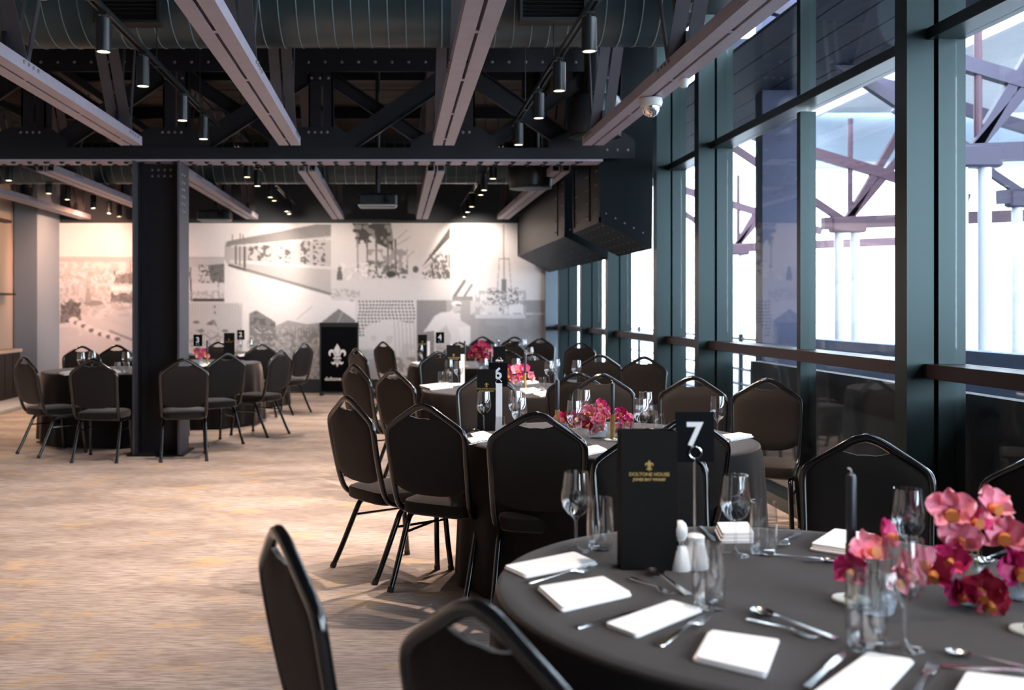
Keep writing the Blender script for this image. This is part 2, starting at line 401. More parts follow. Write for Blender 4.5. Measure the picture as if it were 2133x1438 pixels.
JX = [-5.06, -3.70, -2.34, -.94, .42, 1.74]
gi = thing('lattice_girder', 'riveted charcoal lattice girder crossing the hall above the steel column', 'girder', (0, 9.66, 2.817))
XA, XE = -5.9, 1.98
MB().box(XA, XE, -.14, .14, 0, .018).build('bottom_flange', M['steel_light'], gi, smooth=False)
MB().box(XA, XE, -.135, -.118, .018, .13).box(XA, XE, -.118, -.02, .018, .033).build('chord_angle', M['steel'], gi, smooth=False)
MB().box(XA, XE, .118, .135, .018, .13).box(XA, XE, .02, .118, .018, .033).build('chord_angle', M['steel'], gi, smooth=False)
MB().box(XA, XE, -.02, .02, .018, .13).build('web_plate', M['steel'], gi, smooth=False)
MB().box(XA, XE, -.13, -.11, .86, 1.06).box(XA, XE, -.13, .13, 1.06, 1.08).build('top_chord', M['steel'], gi, smooth=False)
rivets([(XA + .05 + .155 * k, yy, 0) for k in range(int((XE - XA) / .155)) for yy in (-.085, .085)], .027, parent=gi, axis='-Z', mat=M['steel'])
rivets([(XA + .1 + .16 * k, -.13, .95) for k in range(int((XE - XA) / .16))], .016, parent=gi, axis='-Y')
px_ = [XA] + JX + [XE]
for x in JX:
    MB().box(x + .10, x + .22, -.10, -.085, .13, .9).box(x + .10, x + .115, -.10, .08, .13, .9).build('upright', M['steel'], gi, smooth=False)
    MB().box(x + .32, x + .335, -.10, .08, .13, .9).box(x + .24, x + .335, -.10, -.085, .13, .9).build('upright', M['steel'], gi, smooth=False)
    MB().prism([(x - .28, .03), (x + .55, .03), (x + .55, .20), (x + .38, .33), (x, .33), (x - .28, .20)], -.118, -.105).build('gusset_plate', M['steel'], gi, smooth=False)
    rivets([(x - .22 + .1 * k, -.118, .11) for k in range(8)] + [(x + .1 + .06 * k, -.118, .28) for k in range(4)], .015, parent=gi, axis='-Y')
    rivets([(x + .13 + .08 * k, -.118, .80) for k in range(3)], .015, parent=gi, axis='-Y')
for i in range(len(JX)):
    x0 = JX[i] + .30; x1 = (JX[i + 1] if i + 1 < len(JX) else XE) + .10
    flip = i == 4
    a, b = ((x0, .06), (x1, .84)) if not flip else ((x0, .84), (x1, .06))
    for (p, q, yy, wd, nm) in ((a, b, -.075, .17, 'diagonal'), ((a[0], b[1]), (b[0], a[1]), .07, .12, 'counter_diagonal')):
        bb = MB().beam((p[0], yy, p[1]), (q[0], yy, q[1]), wd, .012)
        d = Vector((q[0] - p[0], 0, q[1] - p[1])).normalized(); n = Vector((-d.z, 0, d.x)) * (wd / 2)
        for s in (-1, 1): bb.beam((p[0] + n.x * s, yy - .02, p[1] + n.z * s), (q[0] + n.x * s, yy - .02, q[1] + n.z * s), .010, .045)
        bb.build(nm, M['steel'], gi, smooth=False)

def joist(label, x, y0, y1, nodes):
    """lattice joist along y: double angle bottom chord with a slit, lattice bars above"""
    t = thing('lattice_joist', label, 'roof beam', (x, y0, 2.85)); L = y1 - y0
    for s in (-1, 1):
        MB().box(min(s * .010, s * .095), max(s * .010, s * .095), 0, L, 0, .012).box(min(s * .010, s * .022), max(s * .010, s * .022), 0, L, .012, .085).box(min(s * .085, s * .095), max(s * .085, s * .095), 0, L, .012, .075).build('chord_angle', M['steel_light'], t, smooth=False)
    yy = .55
    while yy < L:
        MB().box(-.010, .010, yy, yy + .05, .001, .012).build('spacer', M['steel_light'], t, smooth=False); yy += 1.1
    MB().box(-.09, -.01, 0, L, 1.10, 1.2).box(.01, .09, 0, L, 1.10, 1.2).build('top_chord', M['steel'], t, smooth=False)
    for n in nodes:
        yn = n - y0
        if 0 <= yn <= L:
            for s in (-1, 1):
                MB().beam((s * .052, yn, .03), (s * .052, yn - .8, 1.13), .012, .085, up=(1, 0, 0)).build('wide_strut', M['steel_mid'], t, smooth=False)
                MB().beam((s * .045, yn + .08, .05), (s * .045, min(yn + .55, L), 1.13), .05, .010, up=(1, 0, 0)).build('lattice_bar', M['steel_mid'], t, smooth=False)
            MB().box(-.012, .012, yn - .16, yn + .2, .03, .22).build('node_plate', M['steel'], t, smooth=False)
            rivets([(.096, yn - .1 + .08 * k, .05) for k in range(4)], .014, parent=t, axis='X', mat=M['rivet'])
            rivets([(-.096, yn - .1 + .08 * k, .05) for k in range(4)], .014, parent=t, axis='-X', mat=M['rivet'])
names_f = {-2.34: 'charcoal lattice joist coming forward from above the steel column', -.94: 'lattice joist with pinkish slotted underside, second from the column', .42: 'lattice joist with a broad slotted underside over the open floor beside table seven', 1.74: 'lattice joist closest to the windows, carrying the dome camera', -3.70: 'lattice joist beyond the column on the bar side, near bay'}
names_b = {-5.06: 'far bay joist ending at the bar side pillar', -3.70: 'far bay joist passing behind the steel column', -2.34: 'far bay joist beside the smaller projector', -.94: 'far bay joist between column and hanging projector', .42: 'far bay joist on the window side of the hanging projector', 1.74: 'far bay joist nearest to the windows'}
for x in JX:
    if x > -3.8 + .05: joist(names_f[x], x, -2.0, 8.8, [8.5, 6.1, 3.7, 1.3])
    joist(names_b[x], x, 10.5, 16.2, [15.9, 13.6, 11.3])

# riveted boxes hanging before the windows
def hanging_box(label, y0, y1):
    t = thing('riveted_box_duct', label, 'duct', (2.0, y0, 0)); L = y1 - y0
    MB().prism([(0, 2.25), (.5, 1.99), (.52, 4.115), (0, 4.115)], 0, L).build('casing', M['box_duct'], t, smooth=False)
    MB().box(-.012, .0, 0, L, 2.25, 2.30).box(-.012, .0, 0, .05, 2.25, 4.115).box(-.012, .0, L - .05, L, 2.25, 4.115).build('edge_angle', M['box_duct'], t, smooth=False)
    MB().box(-.01, .0, .55, .62, 2.3, 4.115).build('seam_strip', M['box_duct'], t, smooth=False)
    rivets([(-.012, yy + dy, 2.35 + .14 * k) for k in range(9) for yy in (.10, .60, L - .28) for dy in (0, .05, .10)], .011, parent=t, axis='-X')
    R = []
    for k in range(7):
        for j in range(5): R.append((.04 + .1 * j, L * (k + .5) / 7, 2.25 - .52 * (.04 + .1 * j) - .002))
    rivets(R, .011, parent=t, axis='-Z')
    rivets([(.05 + .09 * j, 0, 2.30 - .52 * (.05 + .09 * j) + .06) for j in range(5)], .010, parent=t, axis='-Y')
hanging_box('black riveted box duct with slanted underside nearest along the windows', 9.72, 11.2)
hanging_box('black riveted box duct with slanted underside by the mural end of the windows', 11.75, 16.3)

# round ducts
def spiral_duct(label, xa, xb, y, z, r, tilt=0.0):
    t = thing('spiral_duct', label, 'duct', (xa, y, z)); t.rotation_euler = (0, 0, tilt); L = xb - xa
    MB().cyl((0, 0, 0), (L, 0, 0), r, 40).build('pipe', M['duct'], t)
    sb = MB(); x = .06
    while x < L - .05:
        pa = [(x + .055 * a / 36, (r + .002) * math.cos(2 * PI * a / 36), (r + .002) * math.sin(2 * PI * a / 36)) for a in range(36)]
        sb.tube(pa, .0045, 4, closed=True); x += .125
    sb.build('seam_ribs', M['duct_seam'], t, kind='stuff')
    return t
d1 = spiral_duct('large dark spiral wound air duct crossing under the ceiling of the near bay', -5.9, 1.95, 7.2, 3.29 + .36, .36, -.012)
for x0 in (-2.05, .83):        # louvred grilles let into the duct's lower front
    g = thing('air_grille', 'black louvred air grille on the large duct, ' + ('column side' if x0 < 0 else 'window side'), 'grille', (x0, 6.72 if x0 > 0 else 6.78, 3.345))
    MB().box(0, .45, -.05, .03, 0, .02).box(0, .45, -.05, .03, .20, .22).box(0, .02, -.05, .03, .02, .20).box(.43, .45, -.05, .03, .02, .20).build('frame', M['black'], g, smooth=False)
    for k in range(6): MB().beam((.02, -.02, .04 + .028 * k), (.43, -.02, .04 + .028 * k), .004, .03, up=(0, 1, -.5)).build('slat', M['black'], g, smooth=False)
    MB().box(.02, .43, .012, .16, .02, .20).build('backing', M['black'], g, smooth=False)
spiral_duct('smaller dark spiral wound air duct crossing the far bay', -5.6, 1.95, 12.5, 2.97 + .26, .26)
for k, (xx, yy, zz, lab) in enumerate([(2.05, 6.3, 3.34, 'black drum shaped air outlet closest to the viewer above the window side joist'), (1.83, 9.16, 2.98, 'black drum shaped air outlet above the girder end'), (1.50, 11.1, 2.74, 'black drum shaped air outlet over the far bay')]):
    t = thing('drum_outlet', lab, 'air outlet', (xx, yy, zz)); 
    MB().lathe([(.20, 0), (.235, .02), (.25, .12), (.25, .30), (.22, .36), (.10, .40), (.10, 4.27 - zz)], 28).build('bowl', M['black_metal'], t)
    MB().lathe([(.2, -.004), (.2, .004)], 28).build('front_plate', M['fin'], t)
    MB().tube([(.225 * math.cos(a * PI / 16), .225 * math.sin(a * PI / 16), .01) for a in range(32)], .012, 6, closed=True).build('rim', M['fin'], t)

# track lights
def track(label, x, y0, y1, z=3.07):
    t = thing('lighting_track', label, 'light track', (x, y0, z)); L = y1 - y0
    for s in (-1, 1): MB().box(s * .018 - .006, s * .018 + .006, 0, L, 0, .03).build('rail', M['black_metal'], t, smooth=False)
    yy = .3
    while yy < L:
        MB().box(-.024, .024, yy, yy + .04, -.006, 0).build('bridge', M['black_metal'], t, smooth=False)
        MB().cyl((0, yy + .02, .03), (0, yy + .02, 1.2), .004, 5).build('hanger', M['steel'], t); yy += 1.5
TR = [('lighting track left of centre in the near bay', -1.64, -1.0, 9.1), ('lighting track over the window side tables in the near bay', 1.08, -1.0, 9.1),
      ('lighting track in the far bay between column and mural', -1.64, 10.2, 16.0), ('lighting track over the window side tables in the far bay', 1.08, 10.2, 16.4), ('lighting track in the far bay on the bar side', -4.38, 10.2, 16.0), ('unseen lighting track added in the near bay on the bar side', -4.38, -1.0, 9.1)]  # last track lies out of view, added to carry extra heads
for a in TR: track(*a)
hb = MB().lathe([(.012, .19), (.040, .19), (.043, .186), (.043, .004), (.040, 0), (.036, 0), (.036, .012)], 24).mesh('body', M['black_metal'])
hl = MB().lathe([(.035, .004), (.0, .006)], 20).mesh('lens', M['lens_glow'])
hs = MB().cyl((0, 0, .19), (0, 0, .225), .012, 8).box(-.026, .026, -.03, .03, .205, .222).mesh('mount', M['black_metal'])
def head(label, x, y, energy=120, color=(1, .80, .60), cone=72, aim=None, z=2.85):
    t = thing('track_spotlight', label, 'spotlight', (x, y, z))
    link('body', hb, t); link('lens', hl, t); link('mount', hs, t)
    ld = bpy.data.lights.new('bulb', 'SPOT'); ld.energy = energy; ld.color = color; ld.spot_size = math.radians(cone); ld.spot_blend = .7; ld.shadow_soft_size = .035
    lo = bpy.data.objects.new('bulb', ld); COL.objects.link(lo); lo.parent = t; lo.location = (0, 0, -.012)
    if aim is not None:
        lo.rotation_euler = Vector(aim).to_track_quat('-Z', 'Y').to_euler()
WARM = (1.0, .80, .66)
ords = ['nearest', 'second', 'third', 'fourth', 'fifth', 'furthest']
for k, yy in enumerate((5.58, 6.45, 7.64, 8.48)): head('black cylinder spotlight, %s of the four on the near track beside the column' % ['nearest', 'second', 'third', 'furthest'][k], -1.64, yy, 128, WARM)
for k, yy in enumerate((5.57, 6.59, 7.54, 8.78)): head('black cylinder spotlight, %s of the four on the near track over the window side tables' % ['nearest', 'second', 'third', 'furthest'][k], 1.08, yy, 205, WARM, 105)
for k, yy in enumerate((10.97, 11.77, 12.98, 13.4, 14.9, 15.3)): head('small black cylinder spotlight, %s of the six on the far track right of the column' % ords[k], -1.64, yy, 80 if k < 4 else 110, WARM, 100, None if k < 4 else ((.2 if k == 4 else -.9), 1, -.75))
for k, yy in enumerate((11.1, 12.2, 12.7, 14.2, 15.0, 15.8)): head('small black cylinder spotlight, %s of the six on the far window side track' % ords[k], 1.08, yy, 100 if k < 4 else 85, WARM, 100, None if k < 4 else ((-.7 if k == 4 else .3), 1, -.75))
for k, yy in enumerate((11.26, 12.55, 13.26, 14.4, 15.2)): head('small black cylinder spotlight, %s of the five on the far track by the bar' % ['nearest', 'second', 'third', 'fourth', 'furthest'][k], -4.38, yy, 90 if k < 3 else 125, (1, .72, .52) if k < 3 else (1, .50, .33), 100, None if k < 3 else ((-.25 if k == 3 else -.9), 1, -.55))
# unseen heads added on the same tracks to light carpet and napkins
for x in (-1.64, 1.08):
    for yy, nm in ((4.6, 'first'), (3.3, 'second')) if x < 0 else ((2.5, 'only'),): head('black cylinder spotlight on the near track %s, %s unseen one above the frame' % ('beside the column' if x < 0 else 'along the windows', nm), x, yy, (95 if yy > 4 else 60) if x < 0 else 110, WARM, 66)
for yy, nm in ((8.4, 'far'), (6.6, 'middle'), (4.8, 'near')): head('black cylinder spotlight on the near bay bar side track, %s unseen one' % nm, -4.38, yy, 125, WARM, 76)  # added out of view to brighten the bar side carpet
head('small black cylinder spotlight added at the wall end of the far bar side track', -4.38, 15.75, 60, (1, .55, .28), 130, (-1.2, -.5, -1.0))  # extra head, added to throw the warm glow on the bar wall

# dome camera, sensor, projectors
t = thing('dome_camera', 'white dome security camera under the window side joist', 'camera', (1.74, 6.8, 2.845))
MB().lathe([(.075, 0), (.078, -.03), (.07, -.055), (.062, -.058)], 24).build('housing', M['camera_white'], t)
MB().lathe([(.060, -.056), (.056, -.085), (.04, -.112), (.018, -.126), (0, -.128)], 24).build('dome', M['silver'], t)
t = thing('motion_sensor', 'small white sensor on the window side joist, nearer than the dome camera', 'sensor', (1.80, 6.22, 2.846))
MB().lathe([(.028, 0), (.028, -.035), (.020, -.052), (0, -.056)], 16).build('housing', M['camera_white'], t)
def projector(label, x, y, z, wd, rod=True):
    t = thing('projector', label, 'projector', (x, y, z))
    MB().cbox(-wd / 2, wd / 2, -.17, .17, 0, .15, .025).build('case', M['black_metal'], t)
    MB().cyl((wd * .25, -.17, .075), (wd * .25, -.215, .075), .045, 18, .04).build('lens_barrel', M['gloss'], t)
    MB().cyl((wd * .25, -.216, .075), (wd * .25, -.218, .075), .034, 16).build('lens', M['pane'], t)
    MB().cyl((0, 0, .15), (0, 0, 4.28 - z), .028, 12).box(-.09, .09, -.09, .09, .15, .165).build('pole', M['black_metal'], t)
    MB().box(-wd * .3, -wd * .05, -.172, -.168, .04, .11).build('vent', M['black'], t, smooth=False)
    MB().box(-wd / 2 + .01, wd / 2 - .01, -.174, -.17, .004, .016).build('trim_strip', M['post'], t, smooth=False)
projector('black ceiling projector on a pole in the middle of the far bay', -.21, 11.4, 2.56, .45)
projector('black projector hung beside the joist right of the steel column', -2.64, 14.5, 2.67, .47)

# bar corner at the left edge
t = thing('bar_counter', 'black bar counter with a pale top against the beige wall', 'counter', (-5.94, 14.2, 0))
MB().box(0, .22, 0, .95, .06, .74).build('front', M['black'], t, smooth=False)
MB().cbox(-.0, .25, -.02, .97, .74, .79, .008).build('worktop', M['beige'], t, smooth=False)
for k in range(3): MB().box(.22, .232, .04 + .3 * k, .32 + .3 * k, .12, .70).build('door', M['black'], t, smooth=False)
t = thing('wall_shelf', 'thin bronze shelf on the beige wall over the bar counter', 'shelf', (-5.945, 14.2, 1.60))
MB().box(0, .16, 0, .95, 0, .03).build('board', M['rail'], t, smooth=False)
MB().box(0, .10, 0, .95, 1.10, 1.14).build('top_rail', M['black'], t, smooth=False)
o = MB().cbox(-5.95, -5.22, 11.0, 15.2, 0, .06, .01).build('low_platform', M['post'], None); tag(o, 'pale low platform on the carpet along the bar', 'platform')

# roll banner
t = thing('banner_stand', 'black banner stand with white lily emblem in front of the mural', 'banner', (-.92, 16.1, 0))
MB().box(-.30, .30, -.02, .02, .06, 1.13).build('panel', M['sign'], t, smooth=False)
MB().box(-.315, -.29, -.03, .03, .02, 1.15).box(.29, .315, -.03, .03, .02, 1.15).box(-.315, .315, -.035, .035, 1.10, 1.17).build('frame', M['black_metal'], t, smooth=False)
for s in (-1, 1): MB().cbox(s * .28 - .03, s * .28 + .03, -.16, .16, 0, .03, .008).build('foot', M['black_metal'], t)
def lily(b, s, M4):
    """a lily emblem, s high"""
    def curve(f, n=16): return [f(i / n) for i in range(n + 1)]
    petal = curve(lambda u: (.15 * math.sin(PI * u) ** 1.2 * (1 - .25 * u), 0.02 + .56 * u)) ; petal = petal + [(-x, z) for x, z in petal[::-1][1:-1]]
    b.prism([(x * s, (z) * s) for x, z in petal], -.0012, 0, M4)
    for sg in (-1, 1):
        outer = [(.05, .03), (.07, .2), (.13, .31), (.22, .345), (.31, .31), (.355, .22), (.34, .12), (.29, .06)]
        inner = [(.27, .10), (.275, .17), (.25, .22), (.20, .225), (.155, .18), (.12, .09), (.10, .03)]
        b.prism([(sg * x * s, z * s) for x, z in outer + inner], -.0012, 0, M4)
        low = [(.03, -.06), (.10, -.09), (.15, -.16), (.20, -.18), (.25, -.15), (.24, -.22), (.18, -.27), (.11, -.26), (.06, -.19), (.02, -.12)]
        b.prism([(sg * x * s, z * s) for x, z in low], -.0012, 0, M4)
    b.prism([(-.16 * s, -.05 * s), (.16 * s, -.05 * s), (.16 * s, .02 * s), (-.16 * s, .02 * s)], -.0016, 0, M4)
    b.prism([(-.07 * s, -.07 * s), (.07 * s, -.07 * s), (.085 * s, -.2 * s), (0, -.38 * s), (-.085 * s, -.2 * s)], -.0012, 0, M4)
    return b
lily(MB(), .40, Matrix.Translation((-.03, -.0215, .60))).build('emblem', M['white'], t, smooth=False, label='white lily emblem')
lettering('lettering', 'doltone', .085, M['white'], t, Matrix.Translation((-.10, -.0215, .26)), bold=.003, label='white lettering')
lettering('lettering', 'house', .06, M['white'], t, Matrix.Translation((.15, -.0215, .265)), label='white lettering')

# ---------------------------------------------------------------- mural (flat print, vertex coloured)
def paint():
    X0, Y0, W, Ht = 75, 465, 1060, 326
    yy, xx = np.mgrid[0:Ht, 0:W]; xx = xx + X0 + .5; yy = yy + Y0 + .5
    rs = np.random.RandomState(3)
    A = np.full((Ht, W), .84)
    def noise(s, sx=1):
        h, w_ = int(Ht / s) + 3, int(W / (s * sx)) + 3; g = rs.rand(h, w_)
        fy = np.arange(Ht) / s; fx = np.arange(W) / (s * sx); iy = fy.astype(int); ix = fx.astype(int)
        ty = (fy - iy)[:, None]; tx = (fx - ix)[None, :]; ty = ty * ty * (3 - 2 * ty); tx = tx * tx * (3 - 2 * tx)
        return (g[iy][:, ix] * (1 - ty) * (1 - tx) + g[iy + 1][:, ix] * ty * (1 - tx) + g[iy][:, ix + 1] * (1 - ty) * tx + g[iy + 1][:, ix + 1] * ty * tx)
    def pmask(p):
        m = np.zeros((Ht, W), bool); n = len(p)
        for i in range(n):
            x1, y1 = p[i]; x2, y2 = p[(i + 1) % n]
            if y1 == y2: continue
            c = ((y1 > yy) != (y2 > yy)) & (xx < (x2 - x1) * (yy - y1) / (y2 - y1) + x1); m ^= c
        return m
    def put(m, v, k=1.0): A[m] = (A * (1 - k) + v * k)[m]
    def poly(p, v, k=1.0): put(pmask(p), v, k)
    def rect(x0, x1, y0, y1, v, k=1.0): put((xx > x0) & (xx < x1) & (yy > y0) & (yy < y1), v, k)
    def line(x0, y0, x1, y1, wd, v, k=1.0):
        d = math.hypot(x1 - x0, y1 - y0); tt = np.clip(((xx - x0) * (x1 - x0) + (yy - y0) * (y1 - y0)) / d ** 2, 0, 1)
        put(np.hypot(xx - x0 - tt * (x1 - x0), yy - y0 - tt * (y1 - y0)) < wd / 2, v, k)
    def ell(x, y, rx, ry, v, k=1.0): put(((xx - x) / rx) ** 2 + ((yy - y) / ry) ** 2 < 1, v, k)
    n8, n4, n16, n30 = noise(8), noise(4), noise(16), noise(30, 2); n3 = noise(3)
    def mott(x0, x1, y0, y1, n, th, v, k=1.0): put((xx > x0) & (xx < x1) & (yy > y0) & (yy < y1) & (n > th), v, k)
    # harbour
    rect(75, 468, 465, 792, .80); rect(75, 468, 465, 535, .86); mott(75, 300, 535, 792, n30, .5, .72)
    rect(75, 468, 536, 546, .62); rect(75, 300, 546, 560, .78); mott(90, 290, 546, 660, n8, .55, .62, .7); mott(110, 280, 560, 650, n4, .66, .5, .6)
    rect(75, 96, 465, 540, .8); rect(75, 96, 540, 560, .62); poly([(75, 558), (94, 558), (96, 600), (90, 655), (75, 660)], .22); poly([(75, 610), (96, 585), (98, 640), (75, 655)], .12)
    poly([(125, 675), (130, 640), (150, 622), (165, 640), (172, 668), (150, 672)], .34); mott(128, 170, 630, 672, n4, .5, .22)
    ell(196, 632, 20, 6, .42); line(183, 575, 183, 632, 2.2, .5); line(188, 560, 188, 630, 2, .55); poly([(182, 600), (188, 600), (192, 628), (178, 628)], .5)
    poly([(172, 655), (285, 690), (285, 740), (172, 700)], .76); rect(75, 285, 700, 792, .74)
    for x, y in ((155, 668), (170, 675), (186, 684), (205, 692), (222, 697), (240, 702)): ell(x, y, 10, 7, .86); ell(x + 6, y + 5, 6, 4, .28)
    line(230, 690, 285, 712, 5, .45); line(100, 632, 112, 750, 3, .2); line(88, 660, 125, 662, 1.5, .4); rect(75, 115, 742, 760, .35, .6)
    poly([(240, 583), (255, 572), (285, 568), (285, 590), (240, 590)], .40); mott(238, 285, 565, 592, n4, .55, .3); line(273, 545, 273, 594, 1.6, .35)
    rect(232, 285, 596, 606, .92); poly([(232, 622), (250, 612), (285, 614), (285, 630), (232, 630)], .42); mott(232, 285, 610, 632, n4, .5, .3)
    rect(380, 468, 540, 560, .66); poly([(385, 552), (435, 565), (468, 590), (385, 590)], .72)
    poly([(434, 553), (468, 550), (468, 590), (440, 585), (436, 566)], .32); mott(415, 468, 552, 590, n3, .55, .22); line(397, 558, 400, 628, 3, .18); line(392, 580, 399, 560, 2, .25); line(456, 580, 457, 628, 1.8, .35)
    mott(385, 468, 606, 628, n3, .5, .5, .7); rect(402, 468, 623, 629, .12)
    # cargo bag
    poly([(380, 632), (495, 632), (505, 640), (506, 792), (380, 792)], .68)
    for x in range(384, 506, 6): line(x, 632, x + 1, 720, 1.6, .62)
    for x, y in ((410, 672), (440, 675), (448, 640), (449, 652), (388, 662), (470, 690), (420, 690)): ell(x, y, 7 if y > 660 else 2, 3, .3)
    line(432, 676, 446, 668, 3, .25); line(446, 668, 452, 680, 3, .25); mott(385, 505, 685, 792, n4, .68, .38, .8)
    # train
    rect(468, 690, 467, 626, .85); poly([(470, 505), (505, 498), (660, 468), (690, 468), (690, 640), (650, 622), (478, 556), (468, 540)], .60)
    poly([(475, 503), (660, 468), (690, 468), (690, 492), (500, 512), (470, 515)], .36); poly([(482, 512), (690, 496), (690, 501), (482, 516)], .75)
    poly([(480, 542), (690, 556), (690, 562), (480, 548)], .75)
    for q in ([(518, 515), (566, 509), (566, 546), (518, 542)], [(577, 508), (588, 506), (588, 548), (577, 546)], [(594, 506), (606, 505), (606, 549), (594, 548)], [(627, 503), (646, 501), (646, 552), (627, 551)], [(653, 501), (678, 499), (678, 554), (653, 553)]):
        poly(q, .22); m = pmask(q) & (n4 > .45); put(m, .62)
    poly([(508, 514), (513, 514), (513, 560), (508, 558)], .2); poly([(490, 512), (494, 512), (494, 552), (490, 550)], .25); poly([(499, 514), (502, 514), (502, 556), (499, 554)], .3)
    line(478, 553, 520, 565, 4, .15); line(515, 563, 735, 626, 5, .34); poly([(486, 560), (735, 630), (468, 632), (468, 556)], .86)
    line(485, 490, 485, 502, 2, .3); line(501, 488, 501, 500, 2, .3); line(507, 490, 507, 500, 2, .3)
    # wharf and ship
    rect(690, 938, 467, 583, .74); rect(690, 940, 583, 626, .74); poly([(690, 470), (724, 468), (742, 490), (746, 560), (690, 560)], .78)
    poly([(736, 468), (815, 468), (820, 500), (818, 524), (790, 505), (770, 490), (745, 500)], .4); m = pmask([(730, 466), (815, 466), (820, 524), (780, 505), (745, 510)]) & (n8 > .45); put(m, .14)
    for x in (745, 765, 784, 808, 824): line(x, 500, x + 1, 565, 3.5, .22 if x != 745 else .4)
    mott(764, 850, 520, 572, n8, .5, .4, .8); mott(764, 850, 545, 580, n4, .55, .22, .9); ell(815, 572, 10, 7, .12); ell(866, 562, 6, 7, .2)
    mott(700, 768, 548, 590, n4, .6, .86); ell(708, 578, 6, 16, .25); ell(708, 560, 4, 4, .3)
    for x in (731, 740, 756, 764): ell(x, 592, 4, 5, .2)
    for a in ((830, 497, 848, 480), (826, 512, 855, 494), (850, 535, 862, 525)): line(*a, 2, .5)
    poly([(938, 473), (938, 496), (884, 553), (880, 556)], .12); poly([(938, 500), (938, 512), (888, 560), (882, 562)], .5); poly([(938, 524), (938, 583), (884, 570), (900, 552)], .55); mott(895, 938, 530, 580, noise(5, .6), .5, .2)
    mott(880, 938, 566, 583, n3, .5, .18); rect(690, 940, 584, 625, .76); mott(690, 750, 602, 620, n3, .55, .5, .7)
    # sky and dredger
    rect(939, 1135, 465, 627, .88); line(1049, 470, 1050, 600, 2, .35); rect(1045, 1055, 582, 626, .34); line(1040, 540, 1061, 540, 3, .4); line(1040, 540, 1036, 610, 1.6, .5); line(1060, 540, 1066, 610, 1.6, .5)
    line(945, 621, 968, 586, 7, .32); line(965, 622, 983, 594, 5, .38); rect(942, 985, 618, 628, .45)
    rect(980, 1135, 627, 656, .78); rect(1084, 1135, 626, 652, .5); rect(980, 1135, 656, 792, .50); mott(980, 1135, 650, 770, n16, .5, .56, .6)
    mott(990, 1096, 606, 660, n8, .45, .62, .9); mott(1000, 1090, 612, 662, n4, .55, .9); mott(1015, 1080, 600, 650, n3, .62, .35); rect(990, 1095, 656, 664, .78)
    rect(1060, 1090, 635, 652, .9); rect(1010, 1040, 636, 652, .86)
    # buildings
    rect(507, 741, 628, 792, .87); poly([(520, 722), (520, 654), (535, 647), (575, 672), (575, 722)], .36); m = pmask([(520, 722), (520, 654), (535, 647), (575, 672), (575, 722)]) & (n4 > .5); put(m, .24)
    poly([(575, 680), (600, 668), (640, 676), (672, 672), (741, 668), (741, 792), (520, 792), (520, 722), (575, 722)], .52)
    poly([(660, 680), (706, 644), (741, 668), (741, 682)], .34); line(702, 678, 714, 650, 2, .6); mott(520, 741, 690, 792, n8, .5, .36, .8); mott(520, 741, 680, 792, n4, .62, .7, .7)
    for x in range(615, 668, 6): rect(x, x + 2.5, 682, 705, .36)
    line(620, 665, 650, 640, 1.5, .6)
    # net and bale
    rect(741, 868, 626, 792, .80)
    for i, x in enumerate(range(749, 866, 7)):
        for j, y in enumerate(range(629, 700, 7)): ell(x + 2 * math.sin(j * .8 + i * .3), y, 2.4, 2.2, .2)
    poly([(758, 690), (772, 676), (812, 665), (864, 676), (866, 735), (840, 762), (765, 760)], .80)
    for x in range(822, 866, 8): line(x, 670, x + 3, 740, 2, .62)
    mott(760, 866, 700, 770, n16, .6, .62, .5); poly([(758, 750), (866, 740), (866, 792), (758, 792)], .70); mott(790, 866, 745, 775, n8, .55, .4, .8)
    # man hauling
    rect(868, 980, 626, 792, .40); rect(930, 980, 626, 690, .55)
    poly([(882, 692), (890, 682), (905, 660), (918, 652), (936, 650), (946, 642), (958, 648), (960, 668), (980, 680), (980, 792), (905, 792), (905, 690)], .84)
    poly([(905, 700), (930, 678), (940, 700), (935, 730), (908, 730)], .70); ell(951, 642, 9, 12, .70); ell(951, 633, 11, 5, .92); ell(955, 636, 6, 2, .35); poly([(955, 682), (980, 680), (980, 740), (965, 730)], .9)
    line(953, 650, 957, 651, 1.6, .35)
    mott(868, 980, 720, 792, n4, .55, .5, .6)
    rect(939, 1135, 465, 467, .9)
    # soft print grain, slight blur
    B = A.copy()
    for dx, dy in ((1, 0), (-1, 0), (0, 1), (0, -1)): B += np.roll(np.roll(A, dx, 1), dy, 0)
    return np.clip(B / 5 + (n3 - .5) * .03, .05, .95)
IMG = paint()
